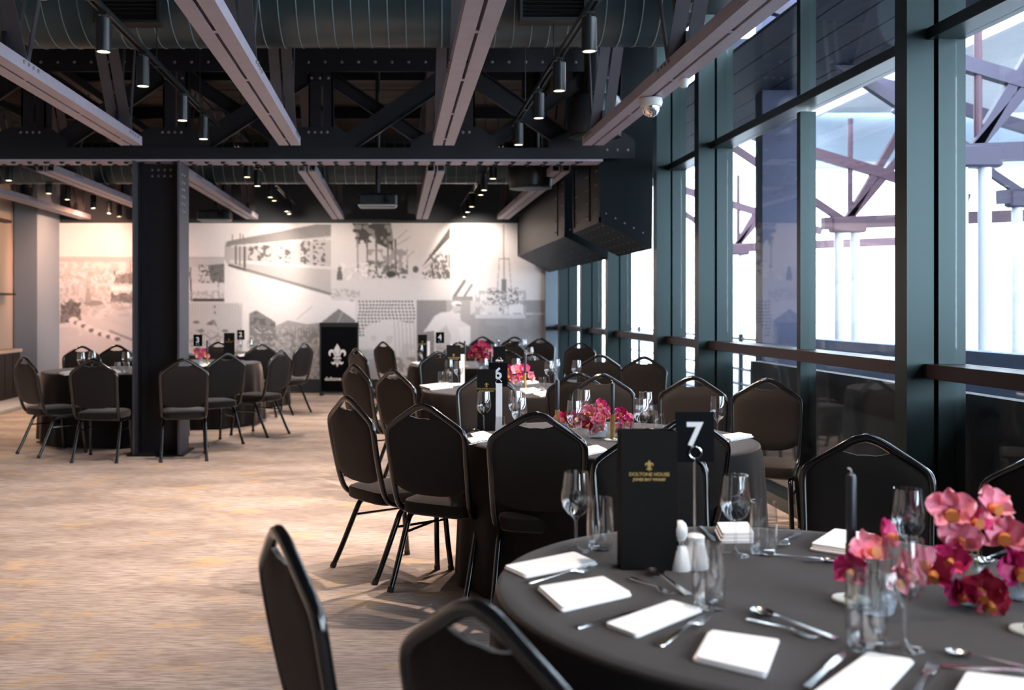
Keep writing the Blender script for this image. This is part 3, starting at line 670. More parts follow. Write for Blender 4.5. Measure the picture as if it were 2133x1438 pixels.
def mural():
    k = 125.7; step = 2; nx, ny = 531, 164
    v = []; cols_ = np.zeros((nx * ny, 4), np.float32); cols_[:, 3] = 1
    for j in range(ny):
        for i in range(nx):
            sx, sy = min(i * step, 1059), min(j * step, 325)
            v.append(((75 + sx - VX) / k, 0, H - (465 + sy - VY) / k))
            g = IMG[sy, sx] ** 1.35
            cols_[j * nx + i, :3] = (g * .97, g * .965, g)
    f = [(j * nx + i, (j + 1) * nx + i, (j + 1) * nx + i + 1, j * nx + i + 1) for j in range(ny - 1) for i in range(nx - 1)]
    me = bpy.data.meshes.new('print'); me.from_pydata(v, [], f)
    at = me.color_attributes.new('print', 'FLOAT_COLOR', 'POINT'); at.data.foreach_set('color', cols_.ravel())
    m = bpy.data.materials.new('printed_wallpaper'); m.use_nodes = True; nt = m.node_tree; b = nt.nodes['Principled BSDF']
    a = nt.nodes.new('ShaderNodeAttribute'); a.attribute_name = 'print'; nt.links.new(a.outputs['Color'], b.inputs['Base Color']); b.inputs['Roughness'].default_value = .7
    me.materials.append(m)
    t = thing('mural', 'wall wide black and white photo mural of harbour, train, ships and wharf worker', 'mural', (0, YB - .03, 0))
    link('print', me, t)
    MB().box(-5.97, 2.455, .001, .012, .225, 2.81).build('backing', M['white'], t, smooth=False)
mural()
# ---------------------------------------------------------------- banquet chairs
def smooth_path(pts, n=6):
    """Catmull-Rom through pts"""
    P = [Vector(p) for p in pts]; out = []
    for i in range(len(P) - 1):
        p0 = P[max(i - 1, 0)]; p1 = P[i]; p2 = P[i + 1]; p3 = P[min(i + 2, len(P) - 1)]
        for k in range(n):
            t = k / n
            out.append(.5 * ((2 * p1) + (p2 - p0) * t + (2 * p0 - 5 * p1 + 4 * p2 - p3) * t * t + (3 * p1 - p0 - 3 * p2 + p3) * t ** 3))
    out.append(P[-1]); return out
def rake(z): return -.205 - .10 * min(1, max(0, (z - .44) / .5)) ** .8
def make_chair():
    t = thing('banquet_chair', 'chair', 'chair')
    # seat: rounded slab, crowned
    b = MB(); n = 28; rings = []
    def outline(k, off):
        a = 2 * PI * k / n; c, s = math.cos(a), math.sin(a); e = .38
        x = (.205 - off) * math.copysign(abs(c) ** e, c); y = (.215 - off) * math.copysign(abs(s) ** e, s)
        return x * (1 + .06 * (y / .215)), y + .005
    for off, z in ((.012, .385), (0, .395), (0, .435), (.006, .448), (.03, .458), (.09, .464), (.15, .466)):
        rings.append([(*outline(k, off), z) for k in range(n)])
    v = [p for r in rings for p in r]; f = []
    for r in range(len(rings) - 1):
        for k in range(n): j = (k + 1) % n; f.append((r * n + k, r * n + j, r * n + n + j, r * n + n + k))
    f.append(tuple(range(n - 1, -1, -1))); f.append(tuple(range((len(rings) - 1) * n, len(rings) * n))); b.add(v, f)
    b.build('seat', M['fabric'], t)
    # back frame: one bent tube from under the seat up over the crown
    half = [(.190, .14, .382), (.190, -.04, .382), (.192, -.125, .392), (.198, -.185, .425), (.204, rake(.50) + .004, .50), (.208, rake(.65), .65), (.212, rake(.76), .76), (.208, rake(.80), .803), (.188, rake(.83), .833), (.11, rake(.885), .886), (.045, rake(.925), .927), (0, rake(.94), .941)]
    path = smooth_path(half, 4); full = path + [Vector((-p.x, p.y, p.z)) for p in path[::-1][1:]]
    MB().tube(full, .0150, 10, rx=.0160).build('back_frame', M['gloss'], t, angle=60)
    # padded back inside the frame, open grip slot under the crown
    b = MB(); nx, nz = 19, 12
    def top(x):
        ax = abs(x); zf = .927 - .652 * (ax - .045) if ax > .045 else .940 - .28 * ax
        if ax > .185: zf = .836 - 2.2 * (ax - .185)
        slot = .050 * max(0, 1 - (ax / .072) ** 2) ** .7
        return zf - .010 - slot
    def bot(x): return .505 + .035 * (abs(x) / .196) ** 4 - .012 * (1 - (x / .196) ** 2)
    F_, Bk = [], []
    for j in range(nz):
        for i in range(nx):
            u = -1 + 2 * i / (nx - 1); wv = j / (nz - 1)
            x = math.sin(u * PI / 2) * .5 * .2 + u * .5 * .2
            zz = bot(x) + (top(x) - bot(x)) * wv
            wx = .196 + .010 * min(1, (zz - .5) / .3); x2 = x / .2 * wx
            e = (1 - abs(u) ** 6) * (1 - abs(2 * wv - 1) ** 8)
            F_.append((x2, rake(zz) + .008 + .020 * e, zz)); Bk.append((x2, rake(zz) - .006 - .010 * e, zz))
    v = F_ + Bk; o = nx * nz; f = []
    for j in range(nz - 1):
        for i in range(nx - 1):
            a = j * nx + i; f.append((a, a + 1, a + nx + 1, a + nx)); f.append((o + a, o + a + nx, o + a + nx + 1, o + a + 1))
    rim = [i for i in range(nx)] + [j * nx + nx - 1 for j in range(1, nz)] + [(nz - 1) * nx + i for i in range(nx - 2, -1, -1)] + [j * nx for j in range(nz - 2, 0, -1)]
    for k in range(len(rim)): a, c = rim[k], rim[(k + 1) % len(rim)]; f.append((a, o + a, o + c, c))
    b.add(v, f).build('backrest', M['fabric'], t, angle=50)
    for s in (-1, 1):
        pr = smooth_path([(s * .190, .06, .365), (s * .191, -.055, .365), (s * .193, -.095, .345), (s * .196, -.125, .29), (s * .202, -.21, .11), (s * .206, -.262, .012)], 4)
        l = MB().tube(pr, .0148, 8, rx=.0148).build('leg', M['gloss'], t, angle=60)
        MB().cyl((s * .2055, -.257, .022), (s * .2065, -.268, 0), .0165, 10).build('foot_cap', M['cap'], l)
        pf = smooth_path([(s * .186, .08, .372), (s * .187, .165, .368), (s * .190, .195, .33), (s * .197, .215, .15), (s * .203, .232, .012)], 4)
        l = MB().tube(pf, .0148, 8, rx=.0148).build('leg', M['gloss'], t, angle=60)
        MB().cyl((s * .2025, .230, .022), (s * .2032, .233, 0), .0165, 10).build('foot_cap', M['cap'], l)
        MB().cyl((s * .195, -.13, .275), (s * .192, .203, .275), .007, 8).build('stretcher', M['gloss'], t)
    MB().cyl((-.19, .12, .372), (.19, .12, .372), .009, 8).cyl((-.19, -.06, .372), (.19, -.06, .372), .009, 8).build('seat_frame', M['gloss'], t)
    return t
chair0 = make_chair(); note_kids(chair0); first_chair = [True]
def chair(px, ytop, heading, label, group=None):
    """px, ytop: the crown of the back as surveyed; heading: where the sitter would look, degrees clockwise from straight ahead"""
    p = ground(px, ytop, .955); a = math.radians(heading)
    x, y = p.x + .30 * math.sin(a), p.y + .30 * math.cos(a)
    if first_chair[0]:
        first_chair[0] = False; chair0.location = (x, y, 0); chair0.rotation_euler = (0, 0, -a); chair0['label'] = label
        if group: chair0['group'] = group
    else: copy_tree(chair0, (x, y, 0), -a, label, group)
g7 = 'black banquet chairs around table seven'; g6 = 'black banquet chairs around table six'; g5 = 'black banquet chairs around the middle tables'
g4 = 'black banquet chairs around the tables by the mural'; gl = 'black banquet chairs around the tables beyond the column'
chair(586, 1094, 68, 'black banquet chair in the foreground, turned edge on beside the open carpet', g7)
chair(1000, 1248, 52, 'black banquet chair pushed to table seven, back to the viewer, cut off below', g7)
chair(1350, 893, 180, 'black banquet chair facing the viewer behind the tall menu card of table seven', g7)
chair(1805, 905, 204, 'wide black banquet chair facing the viewer behind the tall candle of table seven', g7)
chair(2200, 938, 232, 'black banquet chair cut off by the frame edge behind the large orchids', g7)
chair(724, 824, 55, 'black banquet chair at the outer side of table six, closest to the open carpet', g6)
chair(882, 840, 30, 'black banquet chair at table six with its seat showing, left of the squarely seen one', g6)
chair(1117, 857, 14, 'black banquet chair at table six seen squarely from behind, grip slot showing white napkins', g6)
chair(1432, 864, -16, 'black banquet chair at table six half hidden behind the number seven sign', g6)
chair(1598, 788, 207, 'brown lit banquet chair facing the viewer at the window end of table six', g6)
chair(1443, 783, 200, 'brown lit banquet chair facing the viewer, second from the window end of table six', g6)
chair(1254, 778, 186, 'brown lit banquet chair behind the orchids of table six', g6)
chair(1012, 774, 172, 'banquet chair facing the viewer behind the number six sign', g6)
chair(738, 758, 56, 'black banquet chair seen from behind right in front of the lily banner', g5)
chair(819, 769, 48, 'black banquet chair at the middle table, between the banner chair and the table edge', g5)
chair(1203, 775, 10, 'black banquet chair seen from behind, overlapped by the brown chair behind the table six orchids', g5)
chair(1342, 742, 210, 'brown lit banquet chair with bright grip slot before the far windows', g5)
chair(1250, 738, 204, 'brown lit banquet chair half hidden by a wine glass at the middle table', g5)
chair(1110, 735, 188, 'brown lit banquet chair behind the pale orchids of the middle table', g5)
chair(1056, 729, 184, 'black banquet chair with arched crown behind the flowers of the middle table', g5)
chair(914, 731, 168, 'banquet chair facing the viewer beside the slim menu of the middle table', g5)
chair(742, 725, 58, 'brownish banquet chair in front of the lily banner, furthest back of the outer row', g4)
chair(798, 711, 50, 'dark banquet chair beside the banner before the wool bale picture', g4)
chair(1209, 713, 212, 'brown banquet chair standing alone before the far window panes', g4)
chair(1064, 713, 8, 'black banquet chair seen from behind at the table nearest the mural', g4)
chair(956, 712, 172, 'banquet chair facing the viewer below the picture of the hauling man', g4)
chair(1126, 704, 200, 'brown banquet chair furthest back by the mural, right of its twin', g4)
chair(1072, 701, 190, 'brown banquet chair furthest back by the mural, left of its twin', g4)
chair(1005, 700.6, 176, 'banquet chair hidden but for its crown behind the red flowers', g4)
chair(50, 742, 42, 'black banquet chair beyond the column, standing by the low platform', gl)
chair(193, 747, 2, 'black banquet chair seen squarely from behind beyond the column', gl)
chair(170, 720, 158, 'banquet chair facing the viewer beyond the column, the one nearer the bar', gl)
chair(243, 718, 170, 'banquet chair facing the viewer beyond the column, the one nearer the column', gl)
chair(383, 746, -12, 'black banquet chair mostly hidden by the steel column', gl)
chair(473, 735, -38, 'blue lit banquet chair with bright grip slot, first one right of the column', gl)
chair(586, 728, -62, 'blue lit banquet chair with a shining frame edge, second row right of the column', gl)
chair(545, 716, -25, 'blue lit banquet chair tucked behind the one with the shining frame edge', gl)
chair(634, 713, -60, 'blue lit banquet chair standing closest to the lily banner', gl)
chair(455, 711.5, 170, 'dark banquet chair facing the viewer behind the wine glasses right of the column', gl)

# ---------------------------------------------------------------- clothed round tables
TZ = .74
def make_table(label, x, y, R, seed):
    rnd = random.Random(seed); t = thing('banquet_table', label, 'table', (x, y, 0), 0, 'round banquet tables')
    n = 144; rows = []
    rows.append([(0.001, TZ)] * n)
    for r in (.3, .6, .8, .93): rows.append([(R * r, TZ)] * n)
    rows.append([(R - .012, TZ)] * n); rows.append([(R - .003, TZ - .004)] * n); rows.append([(R, TZ - .014)] * n)
    ph = [rnd.uniform(0, 6.28) for _ in range(4)]; nf = rnd.choice([15, 17, 19])
    for k in range(1, 13):
        q = k / 12; z = TZ - .014 - q * (TZ - .04); row = []
        for i in range(n):
            a = 2 * PI * i / n
            fold = math.cos(nf * a + ph[0] + .6 * math.sin(2 * a + ph[1])) * .55 + .45 * math.cos((nf // 2) * a + ph[2])
            fold = max(fold, -.55)
            row.append((R + .008 + .075 * q ** .8 * (.55 + .45 * fold) * 1.0 - .01 * q, z + (.012 * math.cos(3 * a + ph[3]) * q)))
        rows.append(row)
    v = []; f = []
    for row in rows:
        for i, (r, z) in enumerate(row): a = 2 * PI * i / n; v.append((r * math.cos(a), r * math.sin(a), z))
    for k in range(len(rows) - 1):
        for i in range(n): j = (i + 1) % n; f.append((k * n + i, k * n + j, k * n + n + j, k * n + n + i))
    MB().add(v, f).build('tablecloth', M['cloth'], t, angle=60, label='black cloth draped to the floor in folds')
    MB().lathe([(0.0, TZ - .03), (R - .03, TZ - .03), (R - .03, TZ - .006), (0, TZ - .006)], 48).build('tabletop', M['board'], t)
    for k in range(4):
        a = PI / 4 + k * PI / 2; MB().cyl((.8 * R * math.cos(a), .8 * R * math.sin(a), 0), (.75 * R * math.cos(a), .75 * R * math.sin(a), TZ - .03), .016, 10).build('leg', M['gloss'], t)
TB = [('round table in black cloth in the foreground, numbered seven', .975, 2.36, .735, 1), ('round table in black cloth with the number six sign', 1.10, 5.18, .75, 2), ('round table in black cloth, third one back along the windows', .99, 8.25, .77, 3),
      ('round table in black cloth, fourth one back along the windows', .92, 11.75, .77, 4), ('round table in black cloth closest to the mural on the window side', 1.3, 14.6, .77, 5),
      ('round table in black cloth behind the steel column toward the bar', -3.03, 10.72, .75, 6), ('round table in black cloth right of the steel column', -2.42, 12.25, .75, 7), ('round table in black cloth nearest the lily banner', -2.35, 14.55, .75, 8)]
for a in TB: make_table(*a)
def on_table(px, py, r=.05):
    """surveyed spot on a table top, kept inside the rim of the table it stands on"""
    p = ground(px, py, TZ); best = min(TB, key=lambda t: math.hypot(p.x - t[1], p.y - t[2]) - t[3])
    d = Vector((p.x - best[1], p.y - best[2])); lim = best[3] - .03 - r
    if d.length > lim: d = d.normalized() * lim; p = Vector((best[1] + d.x, best[2] + d.y, TZ))
    return p

# ---------------------------------------------------------------- table things
def wine_mesh():
    outer = [(.0365, .0), (.0365, .0015), (.030, .004), (.012, .0075), (.0052, .014), (.0042, .03), (.0042, .075), (.0052, .088), (.012, .095), (.025, .105), (.0365, .122), (.0415, .142), (.0410, .162), (.0375, .19), (.0335, .2205)]
    inner = [(.0323, .2205), (.0363, .19), (.0398, .162), (.0403, .142), (.0353, .123), (.0238, .107), (.011, .0985), (0, .0965)]
    return MB().lathe(outer + inner, 28, caps=False).add([], []).mesh('glass', M['glassware'], angle=70)
def tumbler_mesh():
    outer = [(0, .0), (.030, 0), (.0335, .003), (.0365, .03), (.0375, .06), (.0365, .10), (.0335, .145)]
    inner = [(.0322, .145), (.0350, .10), (.0360, .06), (.0350, .032), (.031, .014), (0, .012)]
    return MB().lathe(outer + inner, 28, caps=False).mesh('glass', M['glassware'], angle=70)
ME_W, ME_T = wine_mesh(), tumbler_mesh()
def glass(kind, px, py, label, group, s=1.0):
    p = on_table(px, py)
    o = link('wine_glass' if kind == 'w' else 'tumbler', ME_W if kind == 'w' else ME_T, loc=(p.x, p.y, TZ + .0005)); o.scale = (s, s, s)
    tag(o, label, 'glass', group)
def napkin(quad, label, group, h=.009, layers=2):
    """a folded napkin lying with its corners at four surveyed points"""
    P = [ground(x, y, TZ) for x, y in quad]; c = sum(P, Vector()) / 4; c2 = on_table(VX + c.x * F / c.y, VY + (H - TZ) * F / c.y, .06)
    t = thing('folded_napkin', label, 'napkin', (c2.x, c2.y, TZ + .001), 0, group)
    for L in range(layers):
        z0, z1 = h * L / layers, h * (L + 1) / layers - .0008; k = 1 - .03 * L; pts = []
        for i in range(4):
            a, p, q = P[i - 1], P[i], P[(i + 1) % 4]
            d1 = (a - p).normalized() * .009; d2 = (q - p).normalized() * .009
            for s in range(4):
                w_ = s / 3; pts.append(p + d1 * (1 - w_) ** 2 + d2 * w_ ** 2)
        off = Vector((random.uniform(-.004, .004), random.uniform(-.004, .004), 0)) * L
        m = len(pts); v = []
        for sc_, z in ((k, z0), (k + .006, (z0 + z1) / 2), (k, z1)):
            for p in pts: q = (p - c) * sc_ + off; v.append((q.x, q.y, z))
        f = [(r * m + i, r * m + (i + 1) % m, r * m + m + (i + 1) % m, r * m + m + i) for r in range(2) for i in range(m)] + [tuple(range(m - 1, -1, -1)), tuple(range(2 * m, 3 * m))]
        MB().add(v, f).build('fold', M['napkin'], t, angle=50)
def strip(b, prof, thick=.0018):
    """flat bar along x: prof = [(x, halfwidth, z)]"""
    v = []; f = []
    for x, hw, z in prof: v += [(x, -hw, z), (x, hw, z), (x, hw * .9, z + thick), (x, -hw * .9, z + thick)]
    for i in range(len(prof) - 1):
        a = i * 4
        for k in range(4): j = (k + 1) % 4; f.append((a + k, a + j, a + 4 + j, a + 4 + k))
    f.append((3, 2, 1, 0)); a = (len(prof) - 1) * 4; f.append((a, a + 1, a + 2, a + 3)); return b.add(v, f)
def fork_mesh():
    b = MB(); strip(b, [(-.10, .006, .002), (-.095, .009, .002), (-.04, .006, .005), (.02, .0032, .010), (.036, .005, .010), (.045, .011, .007), (.058, .0125, .004)])
    for k in range(4):
        y = -.0095 + .00633 * k; o = len(b.v); strip(b, [(.056, .0021, .004), (.08, .0019, .004), (.098, .0012, .009)])
        for i in range(o, len(b.v)): x, yy, z = b.v[i]; b.v[i] = (x, yy + y, z)
    return b.mesh('fork', M['silver'], angle=50)
def knife_mesh():
    return strip(MB(), [(-.115, .005, .001), (-.11, .008, .001), (-.03, .0065, .001), (.0, .0055, .001), (.01, .008, .001), (.07, .0095, .001), (.10, .007, .001), (.115, .002, .001)], .003).mesh('knife', M['silver'], angle=50)
def spoon_mesh():
    b = MB(); strip(b, [(-.095, .006, .002), (-.09, .009, .002), (-.03, .005, .006), (.035, .003, .010), (.048, .004, .008)])
    v = []; n = 14; m = 5
    for j in range(m):
        r = j / (m - 1)
        for i in range(n): a = 2 * PI * i / n; v.append((.070 + .029 * r * math.cos(a), .0195 * r * math.sin(a) * (1 + .12 * math.cos(a)), .0008 + .0085 * r * r))
    v += [(x, y, z + .0014) for x, y, z in v]; o = n * m; f = []
    for j in range(m - 1):
        for i in range(n):
            k = (i + 1) % n; f.append((j * n + i, j * n + k, j * n + n + k, j * n + n + i)[::-1]); f.append((o + j * n + i, o + j * n + k, o + j * n + n + k, o + j * n + n + i))
    for i in range(n): k = (i + 1) % n; a = (m - 1) * n; f.append((a + i, a + k, o + a + k, o + a + i))
    return b.add(v, f).mesh('spoon', M['silver'], angle=60)
CUT = {'fork': fork_mesh(), 'knife': knife_mesh(), 'spoon': spoon_mesh()}
def cutlery(kind, a, b, label, group='cutlery on table seven', lift=0.0, roll=0.0):
    p, q = ground(a[0], a[1], TZ), ground(b[0], b[1], TZ); c = (p + q) / 2; d = q - p
    L = {'fork': .198, 'knife': .23, 'spoon': .194}[kind]; s = min(1.12, max(.85, d.length / L))
    o = link(kind, CUT[kind], loc=(c.x, c.y, TZ + .001 + lift), rot=(roll, 0, math.atan2(d.y, d.x))); o.scale = (s, s, s); tag(o, label, kind, group)
def menu_card(px, py, label, rz, text=True, white=False, group='menu cards on the tables', wd=.138, h=.345):
    p = on_table(px, py)
    t = thing('menu_card', label, 'menu', (p.x, p.y, TZ), rz, group); wv = wd / 2; dp = .055
    MB().box(-wv, wv, -.002, .0, 0, h).build('front_panel', M['menu'], t, smooth=False)
    MB().box(-wv, wv, dp, dp + .002, 0, h).build('back_panel', M['menu'], t, smooth=False)
    MB().box(-wv, -wv + .002, 0, dp, 0, h).build('side_panel', M['menu'], t, smooth=False)
    MB().box(wv - .002, wv, 0, dp, 0, h).build('side_panel', M['menu'], t, smooth=False)
    if white:
        MB().box(wv + .001, wv + .036, -.004, -.001, .0, h * .78).build('insert', M['napkin'], t, smooth=False, label='white paper insert')
    if text:
        lily(MB(), .030, Matrix.Translation((0, -.0022, h * .745))).build('emblem', M['gold'], t, smooth=False, label='small gold lily emblem')
        lettering('lettering', 'DOLTONE HOUSE', .0125, M['gold'], t, Matrix.Translation((0, -.0026, h * .69)), bold=.0002, label='gold lettering')
        lettering('lettering', 'JONES BAY WHARF', .0095, M['gold'], t, Matrix.Translation((0, -.0026, h * .653)), bold=.0003, label='gold lettering')
def number_sign(px, py, num, label, h=.385, rz=0.0, back_text=False):
    p = on_table(px, py)
    t = thing('table_number_sign', label, 'sign', (p.x, p.y, TZ), rz, 'table number signs'); c = h - .068
    MB().lathe([(.038, 0), (.038, .004), (.010, .008), (.003, .012), (.0028, c - .062), (.004, c - .058), (0, c - .055)], 20).build('stand', M['silver'], t)
    MB().tube([(.016 * math.cos(a * PI / 12), -.006, c - .042 + .016 * math.sin(a * PI / 12)) for a in range(24)], .0022, 8, closed=True).build('ring_clip', M['silver'], t)
    MB().cbox(-.052, .052, -.0025, .0, h - .136, h, .0008).build('plate', M['sign'], t, smooth=False)
    if num: lettering('numeral', num, .088, M['white'], t, Matrix.Translation((-.002, -.0030, c + .004)), bold=.0022, label='white numeral')
    if back_text: lettering('lettering', 'doltone', .020, M['white'], t, Matrix.Translation((0, -.0032, c - .052)), bold=.0006, label='white lettering')
def candle(px, py, label, group, rz=0.0):
    p = on_table(px, py); t = thing('taper_candle', label, 'candle', (p.x, p.y, TZ), rz, group)
    MB().lathe([(0, .0), (.040, 0), (.042, .003), (.040, .007), (.012, .009)], 24, caps=False).build('base_disc', M['marble'], t)
    MB().lathe([(.016, .007), (.0155, .012), (.0125, .016), (.0125, .128), (.0135, .131), (.0125, .133), (.0105, .133)], 18).build('holder', M['brass'], t)
    MB().lathe([(.0108, .128), (.0108, .285), (.0085, .292), (.003, .296), (0, .2965)], 16).build('candle', M['candle'], t)
    MB().tube([(0, 0, .295), (.000, 0, .302), (-.003, 0, .306), (-.008, 0, .307)], .0016, 6).build('wick', M['wick'], t)
def shaker(px, py, label, h, r):
    p = on_table(px, py); t = thing('shaker', label, 'shaker', (p.x, p.y, TZ), 0, 'salt and pepper on the tables')
    MB().lathe([(r, 0), (r * 1.02, .006), (r * .92, h * .35), (r * .68, h * .8), (r * .66, h * .84)], 20).build('body', M['ceramic'], t)
    MB().lathe([(r * .70, h * .84), (r * .70, h * .94), (r * .5, h), (0, h * 1.01)], 20).build('cap', M['ceramic'], t)
def grinder(px, py, label):
    p = on_table(px, py); t = thing('pepper_mill', label, 'pepper mill', (p.x, p.y, TZ), 0, 'salt and pepper on the tables')
    MB().lathe([(.027, 0), (.027, .01), (.023, .03), (.020, .05), (.016, .062)], 20).build('body', M['ceramic'], t)
    MB().lathe([(.009, .062), (.009, .072), (.012, .074), (.012, .078)], 16).build('neck', M['silver'], t)
    MB().lathe([(.014, .078), (.019, .09), (.0195, .108), (.015, .120), (.007, .127), (0, .128)], 20).build('knob', M['ceramic'], t)

# orchids: a thing = vase, stems and blooms (each bloom carries its petals)
def petal(w_, l_, cup, tip=0.6):
    v = []; f = []; nu, nv = 7, 5
    for i in range(nu):
        u = i / (nu - 1); hw = w_ * (math.sin(PI * min(1, u * .92 + .06)) ** tip)
        for j in range(nv):
            q = -1 + 2 * j / (nv - 1); v.append((hw * q, l_ * u, cup * (u * u * .9 + .35 * q * q * hw / w_) + .004 * math.sin(7 * u + 3 * q)))
    for i in range(nu - 1):
        for j in range(nv - 1): a = i * nv + j; f.append((a, a + 1, a + nv + 1, a + nv))
    n = len(v); v += [(x, y, z - .0012) for x, y, z in v]; f += [tuple(k + n for k in q[::-1]) for q in f]
    return v, f
PM = {}
for nm in ('petal_pink', 'petal_magenta', 'petal_crimson'):
    a, b_ = petal(.021, .036, .010); PM[nm, 'wide'] = MB().add(a, b_).mesh('petal', M[nm], angle=80)
    a, b_ = petal(.0125, .036, .013, .8); PM[nm, 'slim'] = MB().add(a, b_).mesh('petal', M[nm], angle=80)
lipm = MB().lathe([(.002, .0), (.006, .004), (.009, .012), (.007, .019), (.010, .023)], 10).mesh('lip', M['lip'])
def bloom(parent, pos, aim, mat, s=1.0, rnd=random):
    e = bpy.data.objects.new('bloom', None); COL.objects.link(e); e.parent = parent; e.location = pos; e.empty_display_size = .02
    q = Vector(aim).to_track_quat('Z', 'Y'); e.rotation_mode = 'QUATERNION'; e.rotation_quaternion = q; s *= 1.2; e.scale = (s, s, s)
    spin = rnd.uniform(-.5, .5)
    for k, (ang, kind) in enumerate([(0, 'slim'), (72, 'wide'), (128, 'slim'), (232, 'slim'), (288, 'wide')]):
        o = link('petal', PM[mat, kind], e); o.rotation_euler = (rnd.uniform(-.15, .35), rnd.uniform(-.2, .2), math.radians(ang) + spin + rnd.uniform(-.12, .12))
        o.location = (0, 0, .001 * k)
    o = link('lip', lipm, e); o.rotation_euler = (.6, 0, spin)
def orchids(label, x, y, blooms, group, vr=.05, vh=.085, bud=True):
    """blooms: (dx, dy, z, material, size) relative to the vase"""
    t = thing('orchid_vase', label, 'flowers', (x, y, TZ), 0, group)
    rnd = random.Random(label)
    out = [(vr * .55, 0), (vr * .85, .008), (vr, vh * .42), (vr * .86, vh * .72), (vr * .5, vh * .95), (vr * .46, vh * 1.12)]
    MB().lathe([(0, 0)] + out + [(r * .93, z) for r, z in out[::-1][:-1]] + [(0, .006)], 28, caps=False).build('vase', M['vase'], t, angle=70)
    for k, (dx, dy, z, mt, s) in enumerate(blooms):
        c = Vector((0, 0, .085)); d = Vector((dx, dy, z - .06)); aim = Vector((d.x, d.y - .6 * d.length - .02, d.z * .35))
        bloom(t, (dx, dy, z), aim, mt, s, rnd)
        MB().tube(smooth_path([(0, 0, .02), (dx * .15, dy * .15, .07), (dx * .6, dy * .6 + .01, .6 * z + .03), (dx, dy + .012, z - .004)], 4), .0017, 5).build('stem', M['stem'], t)
PK, MG, CR = 'petal_pink', 'petal_magenta', 'petal_crimson'
# ---------------------------------------------------------------- table seven
n7 = 'white napkins on table seven'
napkin([(1049, 1186), (1198, 1156), (1246, 1178), (1094, 1207)], 'flat white napkin beside the wine glass at the outer rim of table seven', n7)
napkin([(1119, 1231), (1258, 1209), (1317, 1244), (1170, 1278)], 'white napkin with a loose double corner, second along the near rim of table seven', n7, .011)
napkin([(1260, 1307), (1401, 1257), (1465, 1275), (1326, 1332)], 'smooth white napkin beside the fork with bright tines, under the tumbler', n7)
napkin([(1443, 1380), (1476, 1321), (1622, 1342), (1594, 1416)], 'square white napkin with stepped fold at the near rim of table seven', n7, .011)
napkin([(1680, 1462), (1811, 1367), (1906, 1382), (1806, 1490)], 'white napkin cut by the lower frame edge below the tumbler and candle', n7)
napkin([(1985, 1462), (2016, 1408), (2180, 1428), (2160, 1490)], 'white napkin in the lower corner beside the crossed spoon and knife', n7)
napkin([(1686, 1148), (1738, 1114), (1828, 1126), (1790, 1164)], 'thick white napkin at the far rim behind the tall candle', n7, .020, 3)
napkin([(1488, 1109), (1556, 1108), (1570, 1133), (1500, 1134)], 'upright looking white napkin at the far rim behind the second wine glass', n7, .03, 3)
w7, u7 = 'wine glasses on table seven', 'tumblers on table seven'
glass('w', 1200, 1148, 'empty wine glass left of the tall menu card on table seven', w7)
glass('w', 1532, 1158, 'empty wine glass in front of the upright napkin on table seven', w7)
glass('w', 1892, 1200, 'empty wine glass rising behind the orchids on table seven', w7)
glass('w', 1884, 1352, 'empty wine glass in front of the orchids at the near side', w7)
glass('t', 1250, 1145, 'tumbler beside the leftmost wine glass on table seven', u7)
glass('t', 1590, 1155, 'tumbler at the far rim right of the second wine glass', u7)
glass('t', 1477, 1266, 'tumbler standing in front of the salt shaker', u7)
glass('t', 1804, 1353, 'tumbler in front of the brass candle holder', u7, 1.06)
menu_card(1352, 1189, 'tall black menu card with gold emblem and lettering on table seven', -.04, h=.36, wd=.143)
number_sign(1447, 1168, '7', 'black number seven sign on a slim silver stand', h=.40, rz=-.02)
grinder(1416, 1187, 'white pepper mill tucked behind the tall menu card'); shaker(1448, 1183, 'white salt shaker at the foot of the number seven sign', .088, .034)
c7 = 'dark taper candles on table seven'
candle(1773, 1252, 'dark taper candle in a brass holder, whole, in front of the back napkin', c7); candle(2150, 1318, 'dark taper candle at the frame edge, only its pale disc showing', c7)
cutlery('fork', (1090, 1219), (1245, 1188), 'fork along the front of the outermost flat napkin')
cutlery('knife', (1217, 1307), (1318, 1280), 'knife handle between the second and third napkins')
cutlery('fork', (1360, 1356), (1482, 1288), 'fork with bright tines below the third napkin')
cutlery('spoon', (1440, 1246), (1352, 1192), 'dessert spoon lying in front of the tall menu card')
cutlery('fork', (1316, 1208), (1400, 1245), 'dessert fork crossing under the dessert spoon', lift=.001)
cutlery('knife', (1462, 1101), (1488, 1128), 'knife at the far rim beside the upright looking napkin')
cutlery('fork', (1668, 1112), (1622, 1146), 'fork at the far rim beside the tumbler')
cutlery('spoon', (1640, 1162), (1712, 1172), 'spoon in front of the thick back napkin, nearer the tumbler'); cutlery('fork', (1690, 1172), (1796, 1178), 'fork in front of the thick back napkin, by the candle')
cutlery('spoon', (1745, 1336), (1568, 1278), 'dessert spoon lying by itself in the middle of the near side'); cutlery('fork', (1560, 1294), (1702, 1336), 'dessert fork crossing the lone dessert spoon')
cutlery('knife', (1680, 1437), (1760, 1364), 'knife with blue sheen left of the cut off napkin'); cutlery('fork', (1905, 1455), (1944, 1394), 'fork with four tines right of the cut off napkin')
cutlery('spoon', (2145, 1398), (2002, 1370), 'spoon above the corner napkin'); cutlery('knife', (1996, 1394), (2160, 1402), 'knife above the corner napkin')
cutlery('spoon', (2100, 1150), (2040, 1182), 'bright spoon glinting between the two orchid vases')
f7 = 'orchid vases on table seven'
v1 = on_table(2030, 1262, .07)
